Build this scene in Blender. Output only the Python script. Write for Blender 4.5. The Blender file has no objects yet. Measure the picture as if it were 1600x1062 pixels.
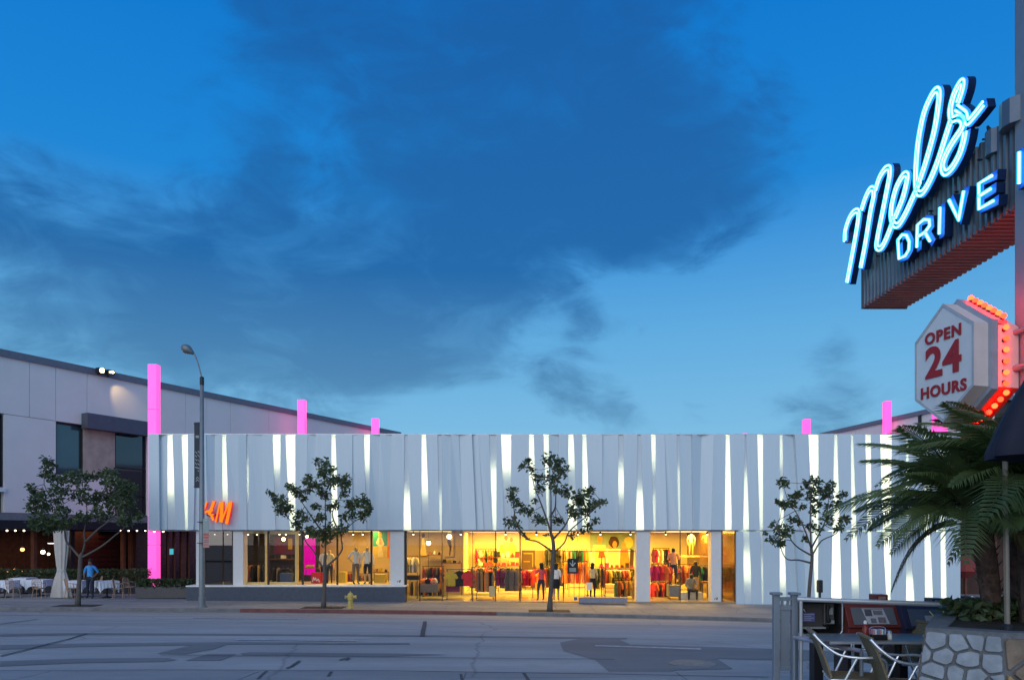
import bpy, bmesh, math, random
from mathutils import Vector, Matrix
random.seed(11)
R = math.radians
S = bpy.context.scene
COL = S.collection
F = 1150.0      # focal length in photo pixels (1600 wide)
EZ = 1.75       # eye height above the near terrace
# ------------------------------------------------------------------ camera, sky, sun, exposure
cam = bpy.data.cameras.new('camera'); camo = bpy.data.objects.new('camera', cam); COL.objects.link(camo)
camo.location = (0, 0, EZ); camo.rotation_euler = (R(90), 0, 0)
cam.sensor_width = 36; cam.lens = 36*F/1600; cam.shift_y = (840-531)/1600.0
cam.clip_start = .05; cam.clip_end = 3000
S.camera = camo
S.view_settings.view_transform = 'Standard'; S.view_settings.look = 'None'
S.view_settings.exposure = 0.0; S.view_settings.gamma = 1
S.render.engine = 'CYCLES'
S.cycles.use_denoising = True
S.cycles.max_bounces = 7; S.cycles.diffuse_bounces = 3; S.cycles.glossy_bounces = 3
S.cycles.transparent_max_bounces = 12; S.cycles.transmission_bounces = 4
S.cycles.sample_clamp_indirect = 4.0

W = bpy.data.worlds.new('World'); S.world = W; W.use_nodes = True
def build_sky():
    nt = W.node_tree; N = nt.nodes; L = nt.links; N.clear()
    out = N.new('ShaderNodeOutputWorld'); bg = N.new('ShaderNodeBackground')
    tc = N.new('ShaderNodeTexCoord'); sep = N.new('ShaderNodeSeparateXYZ')
    L.new(tc.outputs['Generated'], sep.inputs[0])
    def math_(op, a, b=None, clamp=False):
        n = N.new('ShaderNodeMath'); n.operation = op; n.use_clamp = clamp
        for i, v in enumerate((a, b)):
            if v is None: continue
            if isinstance(v, (int, float)): n.inputs[i].default_value = v
            else: L.new(v, n.inputs[i])
        return n.outputs[0]
    def ramp(fac, stops):
        n = N.new('ShaderNodeValToRGB'); e = n.color_ramp.elements
        while len(e) > 1: e.remove(e[-1])
        for i, (p, c) in enumerate(stops):
            el = e[0] if i == 0 else e.new(p)
            el.position = p; el.color = (*c, 1)
        L.new(fac, n.inputs[0]); return n.outputs[0]
    z = math_('MAXIMUM', sep.outputs[2], 0.0)
    clear = ramp(z, [(0, (.27, .58, .84)), (.14, (.22, .54, .82)), (.26, (.13, .44, .78)), (.42, (.012, .255, .72)), (.62, (.0, .19, .66)), (1, (.0, .13, .50))])
    cloud = ramp(z, [(0, (.14, .33, .52)), (.2, (.085, .26, .48)), (.34, (.016, .145, .41)), (.6, (.008, .12, .41)), (1, (.014, .10, .35))])
    # thin stratus: soft banks at a handful of bearings broken up by noise
    nrm = N.new('ShaderNodeVectorMath'); nrm.operation = 'NORMALIZE'; L.new(tc.outputs['Generated'], nrm.inputs[0])
    banks = [(620, 60, 12, 0.33), (700, 230, 13, 0.34), (950, 210, 12, 0.45), (1100, 210, 8, 0.33), (860, 350, 10, 0.33), (60, 430, 10, 0.45), (250, 370, 8, 0.31), (420, 420, 9, 0.25), (600, 430, 8, 0.25), (330, 60, 6, 0.18),
             (920, 590, 4.5, .62), (900, 490, 4, -.45), (1010, 520, 4, -.35), (1180, 250, 7, .55), (560, 560, 4, .35), (690, 530, 6, 0.25), (400, 540, 7, 0.25), (200, 530, 6, 0.18), (1285, 495, 3, 0.49), (1275, 600, 3, 0.34), (1560, 60, 5, 0.29),
             (150, 110, 8, -.62), (420, 270, 5, -.28), (560, 300, 4, -.22), (1420, 150, 13, -.85), (1230, 420, 7, -.5), (1100, 520, 7, -.45), (780, 640, 7, -.5), (560, 600, 5, -.3), (100, 570, 5, -.3)]
    tot = None
    for px, py, r, w in banks:
        v = Vector(((px-800)/F, 1, (840-py)/F)).normalized()
        d = N.new('ShaderNodeVectorMath'); d.operation = 'DOT_PRODUCT'; L.new(nrm.outputs[0], d.inputs[0]); d.inputs[1].default_value = v
        m = N.new('ShaderNodeMapRange'); m.interpolation_type = 'SMOOTHSTEP'
        m.inputs['From Min'].default_value = math.cos(R(r*1.45)); m.inputs['From Max'].default_value = 1.0
        m.inputs['To Min'].default_value = 0; m.inputs['To Max'].default_value = w
        L.new(d.outputs['Value'], m.inputs[0])
        tot = m.outputs[0] if tot is None else math_('ADD', tot, m.outputs[0])
    # billowing noise over the dome, banks slanting down to the right
    mpn = N.new('ShaderNodeMapping'); mpn.inputs['Rotation'].default_value = (0, R(24), 0); mpn.inputs['Scale'].default_value = (.8, 1, 1.7); L.new(nrm.outputs[0], mpn.inputs[0])
    cmb = mpn
    def noise(scale, det, rough, dist):
        n = N.new('ShaderNodeTexNoise'); n.inputs['Scale'].default_value = scale; n.inputs['Detail'].default_value = det
        n.inputs['Roughness'].default_value = rough; n.inputs['Distortion'].default_value = dist
        L.new(cmb.outputs[0], n.inputs['Vector']); return n.outputs[0]
    n1 = noise(3.6, 9, .56, .7); n2 = noise(11.0, 8, .60, .8)
    def rng(v, a, c, lo=0., hi=1.):
        m = N.new('ShaderNodeMapRange'); m.interpolation_type = 'SMOOTHSTEP'; L.new(v, m.inputs[0])
        for k_, q in (('From Min', a), ('From Max', c), ('To Min', lo), ('To Max', hi)): m.inputs[k_].default_value = q
        return m.outputs[0]
    nn = math_('ADD', math_('MULTIPLY', math_('SUBTRACT', n1, .5), 3.0), math_('MULTIPLY', math_('SUBTRACT', n2, .5), 1.25))
    mk = math_('ADD', tot, nn)
    body = rng(mk, -.05, .62, 0, .72)               # the thick banks
    veil = rng(math_('ADD', mk, math_('MULTIPLY', math_('SUBTRACT', n2, .5), 1.6)), .25, 1.25, 0, .28)   # darker folds inside them
    fac = math_('ADD', body, veil, True)
    mx = N.new('ShaderNodeMix'); mx.data_type = 'RGBA'
    L.new(fac, mx.inputs[0]); L.new(clear, mx.inputs[6]); L.new(cloud, mx.inputs[7])
    # the Nishita twilight gives the base tone, a little of it everywhere
    sky = N.new('ShaderNodeTexSky'); sky.sky_type = 'NISHITA'; sky.sun_disc = False
    sky.sun_elevation = R(1.5); sky.sun_rotation = R(200); sky.ozone_density = 4
    ns = N.new('ShaderNodeVectorMath'); ns.operation = 'SCALE'; ns.inputs['Scale'].default_value = .05
    L.new(sky.outputs[0], ns.inputs[0])
    ad = N.new('ShaderNodeVectorMath'); ad.operation = 'ADD'
    L.new(mx.outputs[2], ad.inputs[0]); L.new(ns.outputs[0], ad.inputs[1])
    L.new(ad.outputs[0], bg.inputs[0]); bg.inputs[1].default_value = 0.88
    L.new(bg.outputs[0], out.inputs[0])
build_sky()
sun = bpy.data.lights.new('sun', 'SUN'); suno = bpy.data.objects.new('sun', sun); COL.objects.link(suno)
sun.energy = 1.65; sun.angle = R(75); sun.color = (1.0, .94, .85)
suno.rotation_euler = (R(60), 0, R(-20))   # afterglow from behind the camera, west

# ------------------------------------------------------------------ helpers
def PX(px, py, Y): return Vector(((px-800)*Y/F, Y, EZ-(py-840)*Y/F))
def XX(px, Y): return (px-800)*Y/F
def ZZ(py, Y): return EZ-(py-840)*Y/F

MATS = {}
def mat(name, col, rough=.6, metal=0., var=.12, scale=6., bump=0., spec=.4, col2=None, emit=None, es=0., coat=0., alpha_stretch=None):
    if name in MATS: return MATS[name]
    m = bpy.data.materials.new(name); m.use_nodes = True
    nt = m.node_tree; N = nt.nodes; L = nt.links; b = N['Principled BSDF']
    b.inputs['Roughness'].default_value = rough; b.inputs['Metallic'].default_value = metal
    b.inputs['Specular IOR Level'].default_value = spec; b.inputs['Coat Weight'].default_value = coat
    tc = N.new('ShaderNodeTexCoord'); nz = N.new('ShaderNodeTexNoise')
    nz.inputs['Scale'].default_value = scale; nz.inputs['Detail'].default_value = 5; nz.inputs['Roughness'].default_value = .6
    if alpha_stretch:
        mp = N.new('ShaderNodeMapping'); mp.inputs['Scale'].default_value = alpha_stretch
        L.new(tc.outputs['Object'], mp.inputs[0]); L.new(mp.outputs[0], nz.inputs['Vector'])
    else: L.new(tc.outputs['Object'], nz.inputs['Vector'])
    mx = N.new('ShaderNodeMix'); mx.data_type = 'RGBA'
    c1 = tuple(max(0, c*(1-var)) for c in col); c2 = col2 or tuple(min(1, c*(1+var)) for c in col)
    mr = N.new('ShaderNodeMapRange'); mr.inputs['From Min'].default_value = .3; mr.inputs['From Max'].default_value = .7
    L.new(nz.outputs[0], mr.inputs[0]); L.new(mr.outputs[0], mx.inputs[0])
    mx.inputs[6].default_value = (*c1, 1); mx.inputs[7].default_value = (*c2, 1)
    L.new(mx.outputs[2], b.inputs['Base Color'])
    if bump:
        bp = N.new('ShaderNodeBump'); bp.inputs['Strength'].default_value = bump; bp.inputs['Distance'].default_value = .02
        L.new(nz.outputs[0], bp.inputs['Height']); L.new(bp.outputs[0], b.inputs['Normal'])
    if emit:
        b.inputs['Emission Color'].default_value = (*emit, 1); b.inputs['Emission Strength'].default_value = es
    MATS[name] = m; return m
def emis(name, col, s):
    if name in MATS: return MATS[name]
    m = bpy.data.materials.new(name); m.use_nodes = True; nt = m.node_tree; nt.nodes.clear()
    e = nt.nodes.new('ShaderNodeEmission'); o = nt.nodes.new('ShaderNodeOutputMaterial')
    e.inputs[0].default_value = (*col, 1); e.inputs[1].default_value = s; nt.links.new(e.outputs[0], o.inputs[0])
    MATS[name] = m; return m
def glass(name, tint=(1, 1, 1), refl=.07, rough=.0):
    if name in MATS: return MATS[name]
    m = bpy.data.materials.new(name); m.use_nodes = True; nt = m.node_tree; nt.nodes.clear()
    t = nt.nodes.new('ShaderNodeBsdfTransparent'); g = nt.nodes.new('ShaderNodeBsdfGlossy'); x = nt.nodes.new('ShaderNodeMixShader')
    o = nt.nodes.new('ShaderNodeOutputMaterial')
    t.inputs[0].default_value = (*tint, 1); g.inputs['Roughness'].default_value = rough; x.inputs[0].default_value = refl
    nt.links.new(t.outputs[0], x.inputs[1]); nt.links.new(g.outputs[0], x.inputs[2]); nt.links.new(x.outputs[0], o.inputs[0])
    MATS[name] = m; return m
def leafmat(name, a, b, rough=.5):
    if name in MATS: return MATS[name]
    m = mat(name, a, rough, var=.1, scale=1.7, col2=b); nt = m.node_tree
    bs = nt.nodes['Principled BSDF']; tr = nt.nodes.new('ShaderNodeBsdfTranslucent'); x = nt.nodes.new('ShaderNodeMixShader')
    tr.inputs[0].default_value = (b[0]*1.2, b[1]*1.3, b[2], 1); x.inputs[0].default_value = .22
    o = nt.nodes['Material Output']; nt.links.new(bs.outputs[0], x.inputs[1]); nt.links.new(tr.outputs[0], x.inputs[2]); nt.links.new(x.outputs[0], o.inputs[0])
    return m

class MB:
    def __init__(s): s.v = []; s.f = []; s.m = []
    def quad(s, a, b, c, d, mi=0):
        n = len(s.v); s.v += [tuple(a), tuple(b), tuple(c), tuple(d)]; s.f.append((n, n+1, n+2, n+3)); s.m.append(mi); return s
    def poly(s, pts, mi=0):
        n = len(s.v); s.v += [tuple(p) for p in pts]; s.f.append(tuple(range(n, n+len(pts)))); s.m.append(mi); return s
    def box(s, x0, x1, y0, y1, z0, z1, mi=0, M=None):
        n = len(s.v)
        c = [(x0,y0,z0),(x1,y0,z0),(x1,y1,z0),(x0,y1,z0),(x0,y0,z1),(x1,y0,z1),(x1,y1,z1),(x0,y1,z1)]
        s.v += [tuple(M @ Vector(p)) for p in c] if M else c
        for q in ((0,3,2,1),(4,5,6,7),(0,1,5,4),(1,2,6,5),(2,3,7,6),(3,0,4,7)):
            s.f.append(tuple(n+i for i in q)); s.m.append(mi)
        return s
    def prism(s, pts, d, mi=0, side=None):          # pts: coplanar loop, d: extrusion vector
        d = Vector(d); n = len(s.v); k = len(pts)
        s.v += [tuple(p) for p in pts] + [tuple(Vector(p)+d) for p in pts]
        s.f.append(tuple(range(n, n+k))); s.m.append(mi)
        s.f.append(tuple(n+k+i for i in reversed(range(k)))); s.m.append(mi)
        for i in range(k):
            j = (i+1) % k; s.f.append((n+i, n+k+i, n+k+j, n+j)); s.m.append(mi if side is None else side)
        return s
    def tube(s, pts, r, seg=8, mi=0, cap=True):
        pts = [Vector(p) for p in pts]; k = len(pts); rs = r if isinstance(r, (list, tuple)) else [r]*k
        n0 = len(s.v); up = None
        for i, p in enumerate(pts):
            t = (pts[min(i+1, k-1)]-pts[max(i-1, 0)])
            if t.length < 1e-9: t = Vector((0, 0, 1))
            t.normalize()
            if up is None: up = Vector((0, 0, 1)) if abs(t.z) < .9 else Vector((0, 1, 0))
            a = t.cross(up)
            if a.length < 1e-6: a = t.cross(Vector((1, 0, 0)))
            a.normalize(); b = a.cross(t); up = b
            for j in range(seg):
                an = 2*math.pi*j/seg; s.v.append(tuple(p+(a*math.cos(an)+b*math.sin(an))*rs[i]))
        for i in range(k-1):
            for j in range(seg):
                j2 = (j+1) % seg
                s.f.append((n0+i*seg+j, n0+i*seg+j2, n0+(i+1)*seg+j2, n0+(i+1)*seg+j)); s.m.append(mi)
        if cap:
            s.f.append(tuple(n0+j for j in reversed(range(seg)))); s.m.append(mi)
            s.f.append(tuple(n0+(k-1)*seg+j for j in range(seg))); s.m.append(mi)
        return s
    def lathe(s, prof, c=(0, 0, 0), seg=14, mi=0):    # prof: (r, z)
        c = Vector(c); n0 = len(s.v)
        for r, z in prof:
            for j in range(seg):
                a = 2*math.pi*j/seg; s.v.append((c.x+r*math.cos(a), c.y+r*math.sin(a), c.z+z))
        for i in range(len(prof)-1):
            for j in range(seg):
                j2 = (j+1) % seg; s.f.append((n0+i*seg+j, n0+i*seg+j2, n0+(i+1)*seg+j2, n0+(i+1)*seg+j)); s.m.append(mi)
        s.f.append(tuple(n0+j for j in reversed(range(seg)))); s.m.append(mi)
        e = n0+(len(prof)-1)*seg; s.f.append(tuple(e+j for j in range(seg))); s.m.append(mi)
        return s
    def ball(s, c, r, mi=0, seg=10, rings=6, sc=(1, 1, 1)):
        pr = [(max(1e-4, math.sin(math.pi*i/rings))*r, -math.cos(math.pi*i/rings)*r) for i in range(rings+1)]
        n0 = len(s.v); s.lathe(pr, (0, 0, 0), seg, mi); c = Vector(c)
        for i in range(n0, len(s.v)):
            v = s.v[i]; s.v[i] = (v[0]*sc[0]+c.x, v[1]*sc[1]+c.y, v[2]*sc[2]+c.z)
        return s
    def mesh(s, name, mats, smooth=False):
        me = bpy.data.meshes.new(name); me.from_pydata(s.v, [], s.f)
        for m in (mats if isinstance(mats, (list, tuple)) else [mats]): me.materials.append(m)
        me.polygons.foreach_set('material_index', s.m)
        if smooth: me.polygons.foreach_set('use_smooth', [True]*len(s.f))
        me.update(); return me
    def build(s, name, mats, parent=None, smooth=False, bevel=0):
        o = bpy.data.objects.new(name, s.mesh(name, mats, smooth)); COL.objects.link(o)
        if parent: o.parent = parent
        if bevel:
            bm = bmesh.new(); bm.from_mesh(o.data); bmesh.ops.remove_doubles(bm, verts=bm.verts, dist=1e-5)
            es = [e for e in bm.edges if len(e.link_faces) == 2 and e.calc_face_angle(0) > .5]
            bmesh.ops.bevel(bm, geom=es, offset=bevel, segments=2, affect='EDGES', profile=.6); bm.to_mesh(o.data); bm.free()
        return o
def local(mb, root):       # shift collected vertices into a root's local frame
    M = root.matrix_basis.inverted(); mb.v = [tuple(M @ Vector(p)) for p in mb.v]; return mb
def tag(o, label, cat, group=None, kind=None):
    if label: o['label'] = label
    if cat: o['category'] = cat
    if group: o['group'] = group
    if kind: o['kind'] = kind
    return o
def thing(name, label, cat, loc=(0, 0, 0), rz=0, group=None):
    o = bpy.data.objects.new(name, None); COL.objects.link(o); o.empty_display_size = .2
    o.location = loc; o.rotation_euler = (0, 0, rz); o.matrix_basis = Matrix.Translation(Vector(loc)) @ Matrix.Rotation(rz, 4, 'Z')
    return tag(o, label, cat, group)
SUB = dict(neon_glass=('script_channel', 'letter_channel'), neon_tube=('script_channel', 'letter_channel'), bulb_socket=('red_bulb',), window_frame=('window',), window_bar=('window',), print_block=('newspaper',), card_print=('instruction_card',),
           outlet_cap=('outlet',), lens=('lamp_head', 'body'), keypad=('phone_body',), coin_slot=('phone_body',), coin_plate=('coin_head',), print=('sheet',), arrow=('board', 'plate'), text_line=('board',), print_line=('plate',), sachet=('tray',), pole_cap=('pole',), base_flange=('pole',),
           back_top_roll=('backrest',), post_cap=('post',), post_foot=('post',), banner_chevron=('cloth',), face_rim=('front_cabinet',), plinth_ledge=('plinth',), screen=('shopfront',), shopfront_mullion=('shopfront',), hood_edge=('hood',), table_edge=('table_top',), price_mark=('window',), handle=('body',))
LASTP = {}
def _sub(o, name, root):                # pieces of a part hang under that part (thing > part > sub-part)
    d = LASTP.setdefault(root.name, {}); best = max((d[c] for c in SUB.get(name, ()) if c in d), key=lambda q: q[0], default=None)
    if best: o.parent = best[1]
    else: d[name] = (len(LASTP)*100000+len(bpy.data.objects), o)
    return o
def part(name, mb, m, root, **k):   # geometry given in world coordinates
    return _sub(local(mb, root).build(name, m, root, **k), name, root)
def partl(name, mb, m, root, **k):  # geometry given in the root's frame
    return _sub(mb.build(name, m, root, **k), name, root)
def dup(root, loc, rz=None, label=None, group=None):
    r = root.copy(); COL.objects.link(r); r.location = loc
    if rz is not None: r.rotation_euler = (0, 0, rz)
    if label: r['label'] = label
    if group: r['group'] = group
    for ch in list(root.children):
        c = ch.copy(); COL.objects.link(c); c.parent = r
        for g in list(ch.children):
            d = g.copy(); COL.objects.link(d); d.parent = c
    return r
def struct(name, mb, m, parent=None, **k):
    o = mb.build(name, m, parent, **k); o['kind'] = 'structure'; return o
def stroke(mb, pts, w, back, mi=0, side=0):
    """a fat ribbon along pts (3-D, coplanar) with thickness: back = extrusion vector"""
    pts = [Vector(p) for p in pts]; nrm = Vector(back).normalized(); back = Vector(back); L_ = []; R_ = []
    for i, p in enumerate(pts):
        t = (pts[min(i+1, len(pts)-1)]-pts[max(i-1, 0)]).normalized(); a = t.cross(nrm).normalized()*w*.5
        e = Vector((0, 0, 0))
        if i == 0: e = -t*w*.4
        if i == len(pts)-1: e = t*w*.4
        L_.append(p+a+e); R_.append(p-a+e)
    for i in range(len(pts)-1):
        mb.quad(L_[i], L_[i+1], R_[i+1], R_[i], mi)
        mb.quad(L_[i]+back, R_[i]+back, R_[i+1]+back, L_[i+1]+back, side)
        mb.quad(L_[i], L_[i]+back, L_[i+1]+back, L_[i+1], side); mb.quad(R_[i], R_[i+1], R_[i+1]+back, R_[i]+back, side)
    for i in (0, -1): mb.quad(L_[i], R_[i], R_[i]+back, L_[i]+back, side)
    return L_, R_
def smooth_path(pts, n=4):
    pts = [Vector(p) for p in pts]; out = []
    for i in range(len(pts)-1):
        p0 = pts[max(i-1, 0)]; p1 = pts[i]; p2 = pts[i+1]; p3 = pts[min(i+2, len(pts)-1)]
        for k in range(n):
            t = k/n
            out.append(.5*((2*p1)+(p2-p0)*t+(2*p0-5*p1+4*p2-p3)*t*t+(3*p1-p0-3*p2+p3)*t**3))
    out.append(pts[-1]); return out
def text_mesh(body, size, extrude=0., offset=0., shear=0., spacing=1.):
    cu = bpy.data.curves.new('lettering', 'FONT'); cu.body = body; cu.size = size; cu.extrude = extrude; cu.offset = offset
    cu.shear = shear; cu.align_x = 'CENTER'; cu.align_y = 'CENTER'; cu.space_character = spacing; cu.resolution_u = 4
    o = bpy.data.objects.new('lettering', cu); COL.objects.link(o)
    dg = bpy.context.evaluated_depsgraph_get(); me = bpy.data.meshes.new_from_object(o.evaluated_get(dg))
    bpy.data.objects.remove(o); bpy.data.curves.remove(cu); return me
def text_part(name, body, size, m, parent, M, extrude=0., offset=0., shear=0., spacing=1.):
    me = text_mesh(body, size, extrude, offset, shear, spacing); me.materials.clear(); me.materials.append(m)
    o = bpy.data.objects.new(name, me); COL.objects.link(o)
    if parent: o.parent = parent; o.matrix_basis = parent.matrix_basis.inverted() @ M
    else: o.matrix_basis = M
    return o

# materials used widely
WHITE = mat('white_aluminium', (.55, .645, .70), .42, .0, var=.022, scale=3, spec=.5, alpha_stretch=(4, 4, .12))
DARKM = mat('dark_metal', (.035, .037, .045), .45, .5)
GREYM = mat('grey_painted_metal', (.17, .20, .24), .45, .3, bump=.02)
CHROME = mat('polished_aluminium', (.88, .9, .92), .32, .85, var=.05)
BLACK = mat('black_paint', (.012, .012, .014), .5)
WHITEP = mat('white_paint', (.78, .77, .74), .6)
# ------------------------------------------------------------------ ground
KY = 8.95                                    # near kerb
def yc(X):                                   # far kerb line: straight, then bending towards us on the right
    X = max(-70, min(70, X)); return 29.5 if X < -9 else 29.5-.0052*(X+9)**2 if X < 30 else 29.5-.0052*39**2-.4*(X-30)*.6
def zs(X, Y):                                # far pavement height
    return EZ-2.88-.0077*max(-45, min(45, X))+.014*(min(Y, 36)-33)
def zr(X, Y):                                # carriageway height
    c = yc(X); u = max(0, min(1, (Y-KY)/(c-KY)))
    return -.14+(zs(X, c)-.14+.14)*u+.10*math.sin(math.pi*u)
def road_pt(px, py, lift=0.):                # a pixel on the carriageway -> world
    Y = 15.
    for _ in range(40):
        z = zr(XX(px, Y), Y)+lift; Y = .5*Y+.5*max(9, min(32, (EZ-z)*F/(py-840)))
    return Vector((XX(px, Y), Y, zr(XX(px, Y), Y)+lift))
def surface_mat(name, base, dark, light, joint=None):
    m = bpy.data.materials.new(name); m.use_nodes = True; nt = m.node_tree; N = nt.nodes; L = nt.links; b = N['Principled BSDF']
    tc = N.new('ShaderNodeTexCoord')
    def nz(sc, det, vec=None, stretch=None):
        n = N.new('ShaderNodeTexNoise'); n.inputs['Scale'].default_value = sc; n.inputs['Detail'].default_value = det; n.inputs['Roughness'].default_value = .62
        if stretch:
            mp = N.new('ShaderNodeMapping'); mp.inputs['Scale'].default_value = stretch; L.new(tc.outputs['Object'], mp.inputs[0]); L.new(mp.outputs[0], n.inputs['Vector'])
        else: L.new(tc.outputs['Object'], n.inputs['Vector'])
        return n.outputs[0]
    def mixc(f, a, c):
        x = N.new('ShaderNodeMix'); x.data_type = 'RGBA'; L.new(f, x.inputs[0])
        for i, q in ((6, a), (7, c)):
            if isinstance(q, tuple): x.inputs[i].default_value = (*q, 1)
            else: L.new(q, x.inputs[i])
        return x.outputs[2]
    def rng(v, a, c, lo=0., hi=1.):
        r = N.new('ShaderNodeMapRange'); r.inputs['From Min'].default_value = a; r.inputs['From Max'].default_value = c
        r.inputs['To Min'].default_value = lo; r.inputs['To Max'].default_value = hi; L.new(v, r.inputs[0]); return r.outputs[0]
    c = mixc(rng(nz(.5, 6, stretch=(.35, 1.6, 1)), .35, .68), dark, light)     # wheel-track streaks along the street
    c = mixc(rng(nz(2.2, 5), .45, .75, 0, .5), c, dark)
    c = mixc(rng(nz(70, 3), .35, .7, 0, .35), c, base)
    vo = N.new('ShaderNodeTexVoronoi'); vo.feature = 'DISTANCE_TO_EDGE'; vo.inputs['Scale'].default_value = .22
    wn = N.new('ShaderNodeTexNoise'); wn.inputs['Scale'].default_value = 1.1; wn.inputs['Detail'].default_value = 5; L.new(tc.outputs['Object'], wn.inputs['Vector'])
    ad = N.new('ShaderNodeMix'); ad.data_type = 'VECTOR'; ad.inputs[0].default_value = .25
    L.new(tc.outputs['Object'], ad.inputs[4]); L.new(wn.outputs['Color'], ad.inputs[5]); L.new(ad.outputs[1], vo.inputs['Vector'])
    c = mixc(rng(vo.outputs['Distance'], 0, .006, .35, 0), c, (.03, .03, .03))  # cracks
    L.new(c, b.inputs['Base Color']); b.inputs['Roughness'].default_value = .75; b.inputs['Specular IOR Level'].default_value = .35
    bp = N.new('ShaderNodeBump'); bp.inputs['Strength'].default_value = .35; bp.inputs['Distance'].default_value = .01
    L.new(nz(110, 2), bp.inputs['Height']); L.new(bp.outputs[0], b.inputs['Normal'])
    MATS[name] = m; return m
ROAD = surface_mat('worn_asphalt', (.32, .31, .295), (.255, .247, .238), (.39, .378, .36))
PATCH = surface_mat('fresh_asphalt', (.17, .167, .165), (.14, .138, .137), (.21, .205, .20))
CONC = surface_mat('pavement_concrete', (.26, .25, .24), (.20, .195, .19), (.33, .32, .31))
GUT = surface_mat('gutter_concrete', (.27, .265, .26), (.21, .207, .205), (.33, .325, .32))

g = MB(); g.quad((-900, -300, -1.9), (900, -300, -1.9), (900, 1500, -1.9), (-900, 1500, -1.9)); struct('ground', g, CONC)
xs = [-70, -55, -42, -34]+[-30+1.5*i for i in range(41)]+[34, 42, 55, 70]
g = MB()
for i in range(len(xs)-1):
    for k in range(12):
        p = []
        for X, kk in ((xs[i], k), (xs[i+1], k), (xs[i+1], k+1), (xs[i], k+1)):
            Y = KY+(yc(X)-KY)*kk/12; p.append((X, Y, zr(X, Y)))
        g.quad(*p)
ROADO = struct('road', g, ROAD)
g = MB()                                         # far pavement bed (below the slabs) reaching back under the buildings
for i in range(len(xs)-1):
    a, b = xs[i], xs[i+1]
    for f0, f1 in ((0, .5), (.5, 1)):
        def q(X, f): Y = yc(X)+.16+(46-yc(X))*f; return (X, Y, zs(X, Y)-.012)
        g.quad(q(a, f0), q(b, f0), q(b, f1), q(a, f1))
PAVE = struct('pavement', g, GUT)
# slabs of the pavement, each its own piece
ns_ = 0
for i in range(30):
    a = -24+1.52*i; b = a+1.505
    for k in range(3):
        def q(X, f, dz): Y = yc(X)+.165+(33.0-yc(X)-.2)*f; return Vector((X, Y, zs(X, Y)+dz))
        f0 = k/3+.002; f1 = (k+1)/3-.002
        m = MB().prism([q(a, f0, 0), q(b, f0, 0), q(b, f1, 0), q(a, f1, 0)][::1], (0, 0, -.02))
        m.build('slab', CONC, PAVE)
# kerbs
KERB = mat('kerb_concrete', (.15, .148, .145), .7, var=.25, scale=3, bump=.1)
KRED = mat('red_kerb_paint', (.15, .05, .045), .6, var=.35, scale=2.5, bump=.1)
kb = struct('kerb', MB().quad((-70, yc(-70)+.02, -1.5), (-69.9, yc(-70)+.02, -1.5), (-69.9, yc(-70)+.03, -1.5), (-70, yc(-70)+.03, -1.5)), KERB)
def kerb(a, b, m):
    g = MB(); n = max(1, int((b-a)/1.5))
    for i in range(n):
        x0 = a+(b-a)*i/n; x1 = a+(b-a)*(i+1)/n-.008
        P = []
        for X in (x0, x1):
            c = yc(X); zt = zs(X, c+.1)+.003; zb = zr(X, c)-.1
            P.append([(X, c-.012, zb), (X, c+.0, zt-.03), (X, c+.03, zt), (X, c+.155, zt), (X, c+.155, zb)])
        for j in range(4): g.quad(P[0][j], P[1][j], P[1][j+1], P[0][j+1])
    g.build('kerb_stone', m, kb)
for a, b, m in ((-70, -30, KERB), (-30, -24, KERB), (-24, -18, KERB), (-18, -10.9, KERB), (-10.9, -6, KRED), (-6, -.6, KRED), (-.6, 4, KERB), (4, 10, KERB), (10, 20, KERB), (20, 69, KERB)): kerb(a, b, m)
# far gutter pan and near gutter pan
g = MB()
for i in range(len(xs)-1):
    def q(X, d): return (X, yc(X)-d, zr(X, yc(X)-d)+.005)
    g.quad(q(xs[i], .75), q(xs[i+1], .75), q(xs[i+1], .013), q(xs[i], .013))
struct('gutter', g, GUT)
for i in range(14):
    a = -22+3.05*i; g = MB()
    g.prism([(a, KY+.01, zr(a, KY)+.012), (a+3.03, KY+.01, zr(a+3, KY)+.012), (a+3.03, KY+1.85, zr(a+3, KY+1.85)+.012), (a, KY+1.85, zr(a, KY+1.85)+.012)], (0, 0, -.03))
    g.build('gutter_slab', GUT, ROADO)
g = MB(); g.box(-70, 70, -40, KY, -.6, 0); struct('terrace', g, CONC)
# asphalt patches, lane paint, crack sealing, manhole
def sheet(name, pxs, m, lift, parent=ROADO, sub=1):
    pts = [road_pt(x, y, lift) for x, y in pxs]; g = MB(); g.poly(pts); return g.build(name, m, parent)
for pts in ([(875, 1003), (905, 997), (965, 997), (985, 1006), (1250, 1014), (1420, 1022), (1420, 1036), (1120, 1028), (1145, 1044), (1060, 1046), (1010, 1054), (960, 1056), (930, 1030), (880, 1016)],
            [(0, 1032), (120, 1028), (262, 1027), (277, 1030), (255, 1033), (120, 1035), (0, 1040)], [(245, 1020), (300, 1007), (355, 1006), (335, 1013), (290, 1021)],
            [(290, 1031), (325, 1021), (370, 1021), (345, 1031)], [(375, 1020), (390, 1018), (620, 1020), (700, 1022), (600, 1025), (380, 1023)],
            [(0, 1007), (150, 1004), (370, 1002), (640, 1004), (640, 1006), (370, 1006), (120, 1010), (0, 1014)],
            [(0, 990), (130, 988), (640, 991), (980, 996), (980, 998), (640, 993.5), (130, 991), (0, 993.5)]):
    sheet('asphalt_patch', pts, PATCH, .006)
PAINT = mat('worn_lane_paint', (.36, .37, .38), .6, var=.35, scale=9)
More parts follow.
